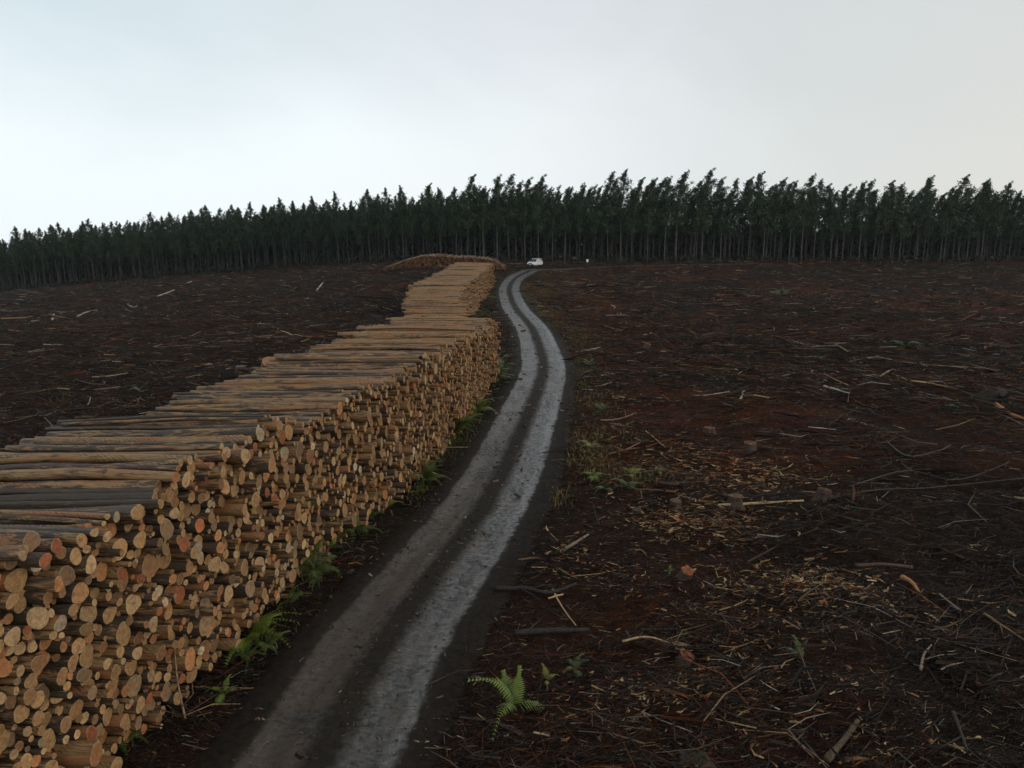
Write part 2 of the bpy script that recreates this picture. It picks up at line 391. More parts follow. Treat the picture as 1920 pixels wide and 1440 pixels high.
def zones(X, Y, rd):
    """what grows or lies where: bare wet soil, red bark litter, moss and yellow grass by the road, pale chips"""
    n1 = fbm(X / 6., Y / 5., 3); n2 = fbm(X / 14. + 31, Y / 10., 3); n3 = fbm(X / 2.2 + 7, Y / 2.2, 3)
    right = sstep(1.0, 4.0, X - np.interp(Y, rc[:, 1], rc[:, 0]))
    red = np.clip(.12 + 1.5 * n2 + .7 * n1 + .75 * right * np.exp(-((rd - 6) / 7.) ** 2) * sstep(14, 26, Y), 0, 1) * (.3 + .7 * right)
    green = np.clip(.35 + 2.2 * n3 + 1.2 * n1, 0, 1) * np.exp(-((rd - 3.2) / 1.9) ** 2) * sstep(22, 45, Y) * (1 - sstep(118, 150, Y))
    green = green * np.where(right > .5, sstep(34, 60, Y) * .85 + .15, .55)
    return red, green, right
red, green, right = zones(X, Y, rdg)
cA = np.array([.0190, .0115, .0078]); cB = np.array([.095, .026, .0085]); cG = np.array([.080, .062, .012]); cL = np.array([.0200, .0140, .0108])
g = cA + (cL - cA) * (1 - right)[:, None]
g = g + (cB - g) * (red * .72)[:, None]; g = g + (cG - g) * (green * .75)[:, None]
g = g * (1 + .9 * fbm(X / 3., Y / 2., 3))[:, None].clip(.35, 2)
g = np.vstack([g, cA]); g = np.c_[g, np.ones(len(g))]
tag(mk('ground', V, quads, tris, [mg], {'gcol': g}), kind='structure')

# ------------------------------------------------------------------ road sheet
us = np.linspace(-2.35, 2.35, 41)
tan = np.gradient(rc, axis=0); tan /= np.linalg.norm(tan, axis=1, keepdims=True); nor = np.c_[tan[:, 1], -tan[:, 0]]
PX = rc[:, None, 0] + us[None] * nor[:, None, 0]; PY = rc[:, None, 1] + us[None] * nor[:, None, 1]
UU = np.broadcast_to(us[None], PX.shape); SS = np.broadcast_to(sN[:, None], PX.shape)
rut = -.055 * np.exp(-((np.abs(UU) - .9) / .36) ** 2) + .02
prof = rut * sstep(2.0, 1.4, np.abs(UU)) + .02 * fbm(PX / .5, PY / .5, 3) + .03 * sstep(1.45, 1.75, np.abs(UU)) * (1 + 2 * fbm(PX, PY, 3))
PZ = base(PX, PY) + prof - .13 * sstep(1.95, 2.35, np.abs(UU))
a = np.arange(len(rc) - 1)[:, None] * 41; bcol = np.arange(40)[None]
q = np.stack(np.broadcast_arrays(a + bcol, a + bcol + 1, a + 41 + bcol + 1, a + 41 + bcol), -1).reshape(-1, 4)
tag(mk('road', np.c_[PX.ravel(), PY.ravel(), PZ.ravel()], q, None, [mr], {'ruv': np.c_[UU.ravel(), SS.ravel(), 0 * SS.ravel()]}), kind='structure')

# ------------------------------------------------------------------ log stacks
def pack(s0, s1, hf, rg, med=.1, sig=.36, K=22, seed_n=6000):
    cs = np.zeros(seed_n); cz = np.zeros(seed_n); cr = np.zeros(seed_n); n = 0; fails = 0
    def rest(s, r):
        z = np.full(s.shape, r)
        if n:
            ds = np.abs(s[:, None] - cs[None, :n]); t = (r + cr[None, :n]) ** 2 - ds ** 2
            z = np.maximum(z, np.where(t > 0, cz[None, :n] + np.sqrt(np.maximum(t, 0)), 0).max(1))
        return z
    while n < seed_n and fails < 25:
        r = float(np.clip(med * math.exp(sig * rg.standard_normal()), .046, .20))
        s = rg.uniform(s0, s1, K); z = rest(s, r); hh = hf(s)
        k = np.argmin((z + r) / hh); s_ = s[k]; z_ = z[k]
        for st in (.06, .03, .015, .007):
            for _ in range(3):
                c2 = np.array([s_ - st, s_ + st]); z2 = rest(c2, r); m = np.argmin(z2)
                if z2[m] < z_ - 1e-4: s_, z_ = c2[m], z2[m]
                else: break
        if z_ + r > hf(np.array([s_]))[0] or s_ < s0 or s_ > s1: fails += 1; continue
        fails = 0
        cs[n], cz[n], cr[n] = s_, z_, r; n += 1
    return cs[:n], cz[:n], cr[:n]
ENDP = np.array([[.48, .285, .125], [.56, .37, .19], [.40, .215, .095], [.50, .225, .09], [.46, .15, .06], [.58, .46, .30], [.30, .19, .11]])
ENDW = np.array([.29, .22, .19, .10, .05, .06, .09]); ENDN = ['tan', 'light tan', 'brown', 'orange', 'red-orange', 'pale', 'dull brown']
def make_stack(s, z, r, U, Vd, Sk, Ek, length, rg, recess, dkbase, jit=.17):
    n = len(s); e = np.interp(s, Sk, Ek) - recess(s, z) + np.clip(rg.normal(0, jit, n), -.6, .5)
    L = length + rg.normal(0, .16, n)
    a = rg.normal(0, R(1.5), n)
    Vv = np.c_[Vd[0] * np.cos(a) - Vd[1] * np.sin(a), Vd[0] * np.sin(a) + Vd[1] * np.cos(a)]
    r_end = s[:, None] * U[None] + e[:, None] * Vd[None]
    l_end = r_end - L[:, None] * Vv
    zr = base(r_end[:, 0], r_end[:, 1]) + z + .03; zl = base(l_end[:, 0], l_end[:, 1]) + z + .03 + rg.normal(0, .03, n)
    A = np.c_[r_end, zr]; B = np.c_[l_end, zl]
    tint = ENDP[(ti_ := rg.choice(len(ENDP), n, p=ENDW))] * np.clip(rg.normal(.82, .19, n), .35, 1.15)[:, None]
    dk_ = np.clip(dkbase(s, z) + rg.normal(0, .22, n), 0, 1)
    return dict(A=A, B=B, r=r, L=L, tint=tint, ti=ti_, dk=dk_, s=s, z=z, n=n)
def log_geo(S, idx, sides, K, rg, amp=1.0):
    """tube bodies for the chosen logs: verts, quads, lp, rad mult"""
    A, B, r = S['A'][idx], S['B'][idx], S['r'][idx]; n = len(idx)
    t = np.linspace(0, 1, K)[None, :, None]
    P = A[:, None] * (1 - t) + B[:, None] * t
    bend = rg.normal(0, .075, (n, 2)) * amp; ph = rg.uniform(0, 6.28, (n, 1))
    tt = t[..., 0]; w_ = np.sin(tt * math.pi)
    P[..., 1] += bend[:, :1] * w_ + .015 * np.sin(tt * 9 + ph) * w_; P[..., 2] += bend[:, 1:] * w_ * .7 + .012 * np.sin(tt * 7 + ph * 2) * w_
    rad = r[:, None] * (1 + rg.uniform(-.16, .16, (n, 1)) * (tt)) * (1 + .03 * np.sin(tt * 23 + ph))
    an = np.arange(sides) * 2 * math.pi / sides
    m = np.ones((n, 1, sides)); m = m + (rg.uniform(.02, .19, (n, 1, 1)) * np.cos(2 * an[None, None] + rg.uniform(0, 6.28, (n, 1, 1))))
    m = m + rg.uniform(0, .10, (n, 1, 1)) * np.cos(3 * an[None, None] + rg.uniform(0, 6.28, (n, 1, 1))) + rg.normal(0, .022, (n, 1, sides))
    big = rg.random((n, 1, 1)) < .10
    m = m + big * .16 * np.cos(an[None, None] + rg.uniform(0, 6.28, (n, 1, 1)))
    V, q, radv = tubes(P, rad, sides, np.broadcast_to(m, (n, K, sides)))
    off = rg.uniform(0, 60, (n, 3))
    x = np.broadcast_to(S['L'][idx][:, None, None] * tt[:, :, None] if tt.shape[0] == n else S['L'][idx][:, None, None] * tt[..., None], (n, K, sides))
    y_ = radv * np.cos(an); z_ = radv * np.sin(an)
    lp_ = np.stack([x + off[:, 0, None, None], y_ + off[:, 1, None, None], z_ + off[:, 2, None, None]], -1)
    return V.reshape(n, K, sides, 3), q, lp_, P, off, m
def stack_mesh(name, S, idx, rg, sides=8, K=4):
    n = len(idx); V, q, lp_, P, off, m = log_geo(S, idx, sides, K, rg)
    nb = n * K * sides
    body = V.reshape(-1, 3)
    tint = np.repeat(S['tint'][idx], K * sides, 0); dkk = np.repeat(S['dk'][idx], K * sides)
    Vs = [body]; T = []; LP = [lp_.reshape(-1, 3)]; TI = [tint]; DK = [dkk]; RD = [np.ones(nb)]
    st = nb; cnt = np.arange(n)
    for k, flip in ((0, False), (K - 1, True)):
        ringv = V[:, k]; cen = ringv.mean(1)
        tl = P[:, 1] - P[:, 0]; tl = tl / np.linalg.norm(tl, axis=1, keepdims=True)
        nv = np.concatenate([ringv, cen[:, None]], 1)            # own verts: crisp edge
        Vs.append(nv.reshape(-1, 3))
        l2 = lp_[:, k]; LP.append(np.concatenate([l2, l2.mean(1, keepdims=True)], 1).reshape(-1, 3))
        TI.append(np.repeat(S['tint'][idx], sides + 1, 0)); DK.append(np.repeat(S['dk'][idx], sides + 1))
        RD.append(np.tile(np.r_[np.ones(sides), 0], n))
        i0 = st + cnt[:, None] * (sides + 1); a_ = np.arange(sides)[None]
        t = np.stack(np.broadcast_arrays(i0 + sides, i0 + (a_ + 1) % sides, i0 + a_), -1).reshape(-1, 3)
        if flip: t = t[:, ::-1]
        T.append(t); st += n * (sides + 1)
    T = np.vstack(T); tint = np.vstack(TI)
    return mk(name, np.vstack(Vs), q, T, [m_bark, m_end], {'lp': np.vstack(LP), 'tint': np.c_[tint, np.ones(len(tint))], 'dk': np.concatenate(DK), 'rad': np.concatenate(RD)},
              mi=np.r_[np.zeros(len(q)), np.ones(len(T))])

rg = np.random.default_rng(21)
def h1(s):
    y = s * math.cos(PH1) - .9
    h = np.interp(y, [4, 11, 15, 19, 24, 32, 41, 43.2], [4.4, 4.55, 4.35, 4.25, 4.2, 3.85, 3.5, 2.2])
    return h + .45 * vnoise(s / 1.6, 3.1 + 0 * s) + .42 * vnoise(s / .45, 8.1 + 0 * s)
s, z, r = pack(S1[0], S1[-1] - .1, h1, rg, med=.084, sig=.38)
st1 = make_stack(s, z, r, U1, V1, S1, E1, 5.75, rg, lambda s, z: .05 * z, lambda s, z: np.where(z > h1(s) - .45, .62, .62) - .34 * sstep(19, 34, s), jit=.15)
rg2 = np.random.default_rng(5)
def h2(s):
    return np.interp(s, [66.5, 68.5, 72, 80, 92, 112], [.35, .8, 1.6, 2.45, 2.65, 2.8]) + .3 * vnoise(s / 2.2, 1.7 + 0 * s)
s, z, r = pack(S2[0], S2[-1], h2, rg2, med=.105, K=16)
st2 = make_stack(s, z, r, U2, V2, S2, E2, 5.6, rg2, lambda s, z: np.interp(s, [66, 72, 90, 112], [.15, .95, .5, .1]) * z, lambda s, z: .28 + 0 * s, jit=.22)
rg3 = np.random.default_rng(6)
U3 = np.array([1.0, -.04]); U3 /= np.linalg.norm(U3); V3 = np.array([-.06, -1.0]); V3 /= np.linalg.norm(V3)
def h3(s):
    return np.interp(s, [-31.5, -29.5, -27, -24, -17, -13, -10.8, -9], [.4, .8, 1.6, 2.05, 1.9, 1.9, 1.5, .5]) + .35 * vnoise(s / 2., 5.7 + 0 * s)
s, z, r = pack(-31.5, -9.0, h3, rg3, med=.115, K=14)
st3 = make_stack(s, z, r, U3, V3, np.array([-36, 0.]), np.array([-127.0, -129.5]), 5.4, rg3, lambda s, z: .35 * z, lambda s, z: .62 + 0 * s, jit=.45)
st3['tint'] = st3['tint'] * np.array([.42, .27, .20])

# choose the 300 that show largest
A = st1['A']; ix, iy, dep = w2img(A); n1 = st1['n']
topm = np.zeros(n1, bool)
for k in range(n1):
    near = np.abs(st1['s'] - st1['s'][k]) < (st1['r'] + st1['r'][k]) * .75
    topm[k] = not np.any(near & (st1['z'] > st1['z'][k] + .02))
inv = (ix > -15) & (ix < 1935) & (iy < 1450) & (iy > 0) & (dep > 2)
invt = topm & (ix > -15) & (iy < 1450)
score = np.where(inv, 3.14 * st1['r'] ** 2 * 1.3 / dep ** 2, 0) + np.where(invt, 5.7 * st1['r'] * .7 / dep ** 2, 0)
order = np.argsort(-score)[:300]
order = order[np.argsort(st1['s'][order])]
rest_i = np.setdiff1d(np.arange(n1), order)
tag(stack_mesh('log_stack', st1, rest_i, rg), 'long stack of many hundred peeled logs beside the left edge of the track', 'log stack', kind='stuff')
tag(stack_mesh('log_stack', st2, np.arange(st2['n']), rg2, 7, 4), 'second log stack farther along the track, beyond the end of the long stack', 'log stack', kind='stuff')
tag(stack_mesh('log_stack', st3, np.arange(st3['n']), rg3, 7, 3), 'distant rust-brown log stack below the dark tree line, log ends facing out', 'log stack', kind='stuff')
ORD = ['', 'nearest', 'second', 'third', 'fourth', 'fifth', 'sixth', 'seventh', 'eighth', 'ninth', 'tenth', 'eleventh', 'twelfth', 'thirteenth', 'fourteenth', 'fifteenth', 'sixteenth', 'seventeenth', 'eighteenth', 'nineteenth', 'twentieth']
def ordn(k):
    if k < len(ORD): return ORD[k]
    tens = {2: 'twenty', 3: 'thirty', 4: 'forty', 5: 'fifty', 6: 'sixty', 7: 'seventy', 8: 'eighty', 9: 'ninety'}
    return tens[k // 10] + ('-' + (['', 'first'] + ORD[2:10])[k % 10] if k % 10 else 'th').replace('yth', 'ieth')
cnt = {}
SD, KK = 18, 10
for k in order:
    idx = np.array([k]); V, q, lp_, P, off, m = log_geo(st1, idx, SD, KK, rg)
    A0 = P[0, 0].copy(); tn = np.array([st1['tint'][k]])
    root = empty('log', A0)
    # body with a plain far end
    bv = V.reshape(-1, 3) - A0; cen = bv[-SD:].mean(0)
    tr_ = [[len(bv), (KK - 1) * SD + a_, (KK - 1) * SD + (a_ + 1) % SD] for a_ in range(SD)]
    l_ = lp_.reshape(-1, 3); l_ = np.vstack([l_, l_[-SD:].mean(0)])
    nn = len(bv) + 1
    mk('stem', np.vstack([bv, cen]), q, tr_, [m_bark, m_end], {'lp': l_, 'tint': np.tile(np.r_[tn[0], 1], (nn, 1)), 'dk': np.full(nn, st1['dk'][k]), 'rad': np.full(nn, .8)},
       mi=np.r_[np.zeros(len(q)), np.ones(SD)], parent=root)
    # sawn face: rings from the rim to the middle, cut slightly askew
    ax = (P[0, 0] - P[0, 1]); ax /= np.linalg.norm(ax)
    rim = V[0, 0] - A0; c0 = rim.mean(0); vs = []; ll = []; rd2 = []; lr = lp_[0, 0]; lc = lr.mean(0)
    sk = rg.normal(0, .10, 2)
    for f in (1.0, .93, .6, .3):
        p = c0 + (rim - c0) * f; p = p + ax * (.0015 + (0.006 if f < 1 else 0)) + ax * ((p - c0)[:, 1:2] * sk[0] + (p - c0)[:, 2:3] * sk[1]) * (1 if f < 1 else 0) * .3
        vs.append(p); ll.append(lc + (lr - lc) * f); rd2.append(np.full(SD, f))
    vs.append(c0[None] + ax * .0075); ll.append(lc[None]); rd2.append([0])
    vs = np.vstack(vs); qq = []; tt_ = []
    for lv in range(3):
        for a_ in range(SD): b_ = (a_ + 1) % SD; qq.append([lv * SD + a_, lv * SD + SD + a_, lv * SD + SD + b_, lv * SD + b_])
    for a_ in range(SD): tt_.append([4 * SD, 3 * SD + (a_ + 1) % SD, 3 * SD + a_])
    mk('cut_end', vs, qq, tt_, [m_end], {'lp': np.vstack(ll), 'tint': np.tile(np.r_[tn[0], 1], (len(vs), 1)), 'rad': np.concatenate(rd2)}, parent=root, smooth=False)
    rk = st1['r'][k]; size = 'thin' if rk < .085 else 'medium' if rk < .125 else 'thick' if rk < .17 else 'huge'
    hgt = 'atop' if topm[k] else 'high in' if st1['z'][k] > 2.7 else 'halfway up' if st1['z'][k] > 1.3 else 'low in'
    cnm = ENDN[st1['ti'][k]]; key = (size, hgt, cnm); cnt[key] = cnt.get(key, 0) + 1
    tag(root, f"{size} log, {cnm} end, {hgt} the long stack, {ordn(cnt[key])} such from its near end", 'log', 'logs in the long roadside stack')

# ------------------------------------------------------------------ slash: sticks, bark, chips
rg = np.random.default_rng(77)
def sticks_mesh(name, P0, ang, L, rad, pitch, col_, flat, lift, K=3, curve=.12, S=3):
    n = len(L); t = np.linspace(-.5, .5, K)[None, :, None]
    D = np.stack([np.cos(ang) * np.cos(pitch), np.sin(ang) * np.cos(pitch), np.sin(pitch)], -1)
    Nn = np.stack([-np.sin(ang), np.cos(ang), 0 * ang], -1)
    P = np.zeros((n, K, 3)); P += t * (L[:, None] * D)[:, None]
    P += ((.25 - t ** 2) * 4) * ((L * rg.normal(0, curve * 1.25, n))[:, None] * Nn)[:, None]
    P[..., 0] += P0[:, None, 0]; P[..., 1] += P0[:, None, 1]
    hz = H(P0[:, 0], P0[:, 1]); P[..., 2] += (hz + lift)[:, None]
    rr_ = rad[:, None] * (1 - .35 * np.abs(t[..., 0]) * 2 * rg.random((n, 1)))
    rr_[:, -1] *= .45 if K > 2 else 1
    V, q, _ = tubes(P, rr_, S)
    if flat is not None:                       # bark strips and chips: squashed cross-section
        V = V.reshape(n, K, S, 3); cen = P[:, :, None]; d_ = V - cen
        d_[..., 2] *= np.where(flat, .35, 1)[:, None, None]; V = (cen + d_).reshape(-1, 3)
    cc = np.repeat(np.c_[col_, np.ones(n)], K * S, 0)
    return mk(name, V, q, None, [m_deb], {'col': cc}, smooth=False)
def palette(n, red, right, dist):
    base_ = np.array([[.011, .008, .0065], [.030, .019, .012], [.075, .023, .010], [.034, .030, .027], [.080, .058, .040], [.12, .040, .015], [.24, .165, .09], [.26, .235, .20]])
    p = np.array([.31, .26, .14, .12, .085, .055, .022, .013]); k = rg.choice(8, n, p=p / p.sum())
    swap = (rg.random(n) > .35 + .65 * red) & ((k == 2) | (k == 5)); k = np.where(swap, np.where(k == 2, 1, 3), k)
    return base_[k] * rg.uniform(.7, 1.3, n)[:, None]
def field(n, r0, r1, ang=49):
    r_ = np.exp(rg.uniform(math.log(r0), math.log(r1), n)); t_ = rg.uniform(-R(ang), R(ang), n)
    x = r_ * np.sin(t_); y = r_ * np.cos(t_)
    return x, y, r_
def slash(name, n, r0, r1, lmed, lsig, rmed, liftmax, label, patch=None, colmul=1.0, cols=None):
    x, y, r_ = field(n, r0, r1) if patch is None else patch
    rd = road_dist(x, y); dens = (.55 if len(x) < 20000 else .2 + .5 * sstep(9, 26, r_)) + 1.2 * fbm(x / 3.5 + 11, y / 3. + 2, 3) + .25 * sstep(15, 60, r_)
    ok = (rd > 1.75 + .35 * rg.random(len(x))) & ~stack_mask(x, y) & (rg.random(len(x)) < dens)
    if name == 'needle_litter': ok = (rd > 1.55 + .5 * rg.random(len(x))) & ~stack_mask(x, y)
    near_face = (name != 'needle_litter') & (rd < 2.6) & (rg.random(len(x)) < .5); ok &= ~near_face
    x, y, r_, rd = x[ok], y[ok], r_[ok], rd[ok]; m = len(x)
    red, green, right = zones(x, y, rd)
    sc_ = (r_ / 15.) ** .42
    L = np.clip(lmed * np.exp(lsig * rg.standard_normal(m)) * sc_, .03, .9 + .05 * r_)
    rad = np.clip(rmed * np.exp(.5 * rg.standard_normal(m)) * sc_ * (L / lmed / sc_) ** .4, .002, .11)
    # machines leave it combed roughly one way: mostly across the slope
    ang = np.where(rg.random(m) < .55, rg.normal(0, .38, m) + .25 * vnoise(x / 12, y / 12) * 6, rg.uniform(0, math.pi, m))
    pit = rg.normal(0, .16, m)
    col_ = palette(m, red, right, r_) * colmul if cols is None else cols[rg.choice(len(cols), m)] * rg.uniform(.7, 1.25, m)[:, None]
    lift = rad + rg.random(m) ** 2 * liftmax
    o = sticks_mesh(name, np.c_[x, y], ang, L, rad, pit, col_, rg.random(m) < .45, lift, K=2 if name == 'needle_litter' else 3)
    return tag(o, label, 'debris', kind='stuff')
slash('slash_debris', 200000, 5.5, 178, .27, .8, .0068, .13, 'dark tangle of sticks, bark and branch wood over the clear-felled ground')
slash('far_slash', 215000, 40, 220, .27, .75, .0085, .30, 'grey and brown broken branch wood across the far clearing', colmul=1.2)
slash('needle_litter', 560000, 5.5, 70, .10, .6, .0032, .05, 'fine dark red-brown bark litter scattered over the soil', colmul=1.0)
# grit and bark crumbs dropped on the track, mostly on its middle strip and edges
kk = rg.choice(len(rc), 9000, p=(lambda q_: q_ / q_.sum())(np.where(rc[:, 1] > 6, 1 / np.maximum(rc[:, 1], 9.) ** 1.3, 0)))
ug = np.where(rg.random(9000) < .45, rg.normal(0, .24, 9000), np.where(rg.random(9000) < .6, rg.choice([-1, 1], 9000) * rg.normal(1.62, .16, 9000), rg.uniform(-1.5, 1.5, 9000)))
gx_ = rc[kk, 0] + ug * nor[kk, 0]; gy_ = rc[kk, 1] + ug * nor[kk, 1]
gl = np.clip(.035 * np.exp(.6 * rg.standard_normal(9000)), .012, .2) * (gy_ / 15).clip(.6, 4) ** .5
gcl = np.array([[.05, .04, .03], [.10, .08, .06], [.02, .016, .012], [.20, .16, .11], [.09, .04, .02]])[rg.choice(5, 9000, p=[.3, .2, .34, .08, .08])]
tag(sticks_mesh('road_grit', np.c_[gx_, gy_], rg.uniform(0, 3.14, 9000), gl, gl * .22, rg.normal(0, .1, 9000), gcl, rg.random(9000) < .5, .075 + gl * .1 + .0 * gl, K=2, S=4), 'loose grit and bark crumbs lying on the wet track', 'grit', kind='stuff')
# pale wood chips in patches
ch = []
for px, py, sx_, sy_, nn in [(1300, 985, 2.2, 1.6, 1500), (1500, 1090, 2.0, 1.1, 1700), (1250, 1080, 2.2, 1.6, 1100), (1420, 900, 3, 1.6, 900), (1350, 1180, 2.4, 1.4, 600), (1640, 1130, 2.2, 1.2, 500), (1190, 1330, 1.6, 1.0, 320), (1600, 1380, 2.2, 1.0, 300), (1450, 1290, 2.6, 1.0, 350), (1080, 1040, 1.4, 2, 300), (1260, 860, 3, 2.5, 500), (1150, 720, 3, 4, 400), (1350, 700, 6, 5, 500), (300, 1330, .6, 1.2, 60), (600, 1180, .5, 2.5, 120)]:
    p = img2w(px, py); ch.append(np.c_[rg.normal(p[0], sx_ * .6, nn), rg.normal(p[1], sy_ * .6, nn)])
ch = np.vstack(ch)
CH = np.array([[.38, .25, .12], [.30, .19, .09], [.45, .33, .18], [.22, .12, .055], [.30, .12, .05]])
slash('wood_chips', 0, 1, 1, .12, .55, .011, .05, 'pale yellow wood chips and splinters strewn right of the track', patch=(ch[:, 0], ch[:, 1], np.hypot(ch[:, 0], ch[:, 1])), cols=CH)
# brush heaps: tangled wiry branches
hx, hy = [], []
hs = [(1660, 770), (1830, 780), (1900, 640), (1560, 840), (1740, 860), (1600, 700), (1480, 660), (1420, 760), (1650, 940), (1880, 900), (1350, 620), (1250, 640), (1700, 610), (180, 700), (330, 700), (420, 660), (100, 650), (600, 600), (520, 570), (1500, 1010), (1380, 1240), (1850, 1060), (1700, 1200), (250, 620), (1150, 600), (1400, 560), (1600, 560), (1800, 545), (700, 560), (790, 507), (760, 509), (820, 505), (1460, 1360), (1230, 1180), (30, 790), (110, 770), (640, 640), (560, 650)]
for px, py in hs:
    p = img2w(px, py); D_ = math.hypot(p[0], p[1]); k = int(240 if D_ < 40 else 160); sg = .55 + .02 * D_
    hx.append(rg.normal(p[0], sg * 1.3, k)); hy.append(rg.normal(p[1], sg, k))
hx = np.concatenate(hx); hy = np.concatenate(hy)
slash('brush_heaps', 0, 1, 1, .65, .6, .0095, .42, 'wiry heaps of grey and brown branches on the cleared ground', patch=(hx, hy, np.hypot(hx, hy)), colmul=1.15)

# ------------------------------------------------------------------ individual branches, offcuts and stumps
def branch(name, pts, r0, r1, colr, label, lift=.10, S=7, cat='branch', group=None, twigs=0):
    W = np.array([img2w(*p) for p in pts]); W[:, 2] = H(W[:, 0], W[:, 1]) + lift + r0
    W[:, 2] = np.maximum(W[:, 2], np.linspace(W[0, 2], W[-1, 2], len(W)) - .06)
    Wc = catmull(W, 5); 
    Wc[:, 2] += .02 * rg.standard_normal(len(Wc)).cumsum() * .3
    rad = np.linspace(r0, r1, len(Wc)) * (1 + .08 * rg.standard_normal(len(Wc)))
    o0 = Wc[0].copy(); mbd = MB(); mbd.tube(Wc - o0, rad, S)
    for _ in range(twigs):
        k = rg.integers(2, len(Wc) - 2); dv = Wc[k + 1] - Wc[k]; dv /= np.linalg.norm(dv)
        sd = np.array([-dv[1], dv[0], rg.uniform(0, .5)]) * rg.choice([-1, 1]); ll = rg.uniform(.3, 1.1)
        e = Wc[k] - o0 + (dv * .7 + sd * .6) * ll; e[2] = max(e[2], (Wc[k] - o0)[2])
        mbd.tube([Wc[k] - o0, (Wc[k] - o0 + e) / 2 + [0, 0, .04], e], [rad[k] * .5, rad[k] * .35, .004], 5)
    V = np.vstack(mbd.V); Q = np.vstack(mbd.Q); T = np.vstack(mbd.T)
    cc = np.tile(np.r_[colr, 1], (len(V), 1))
    o = mk(name, V, Q, T, [m_deb], {'col': cc}, loc=o0)
    return tag(o, label, cat, group)
GRY = (.13, .115, .10); PAL = (.36, .29, .19); ORG = (.33, .15, .06); TAN = (.30, .21, .12); DRK = (.035, .030, .028); WHT = (.42, .40, .36); BRN = (.12, .07, .04)
G1 = 'branches lying on the cleared ground'
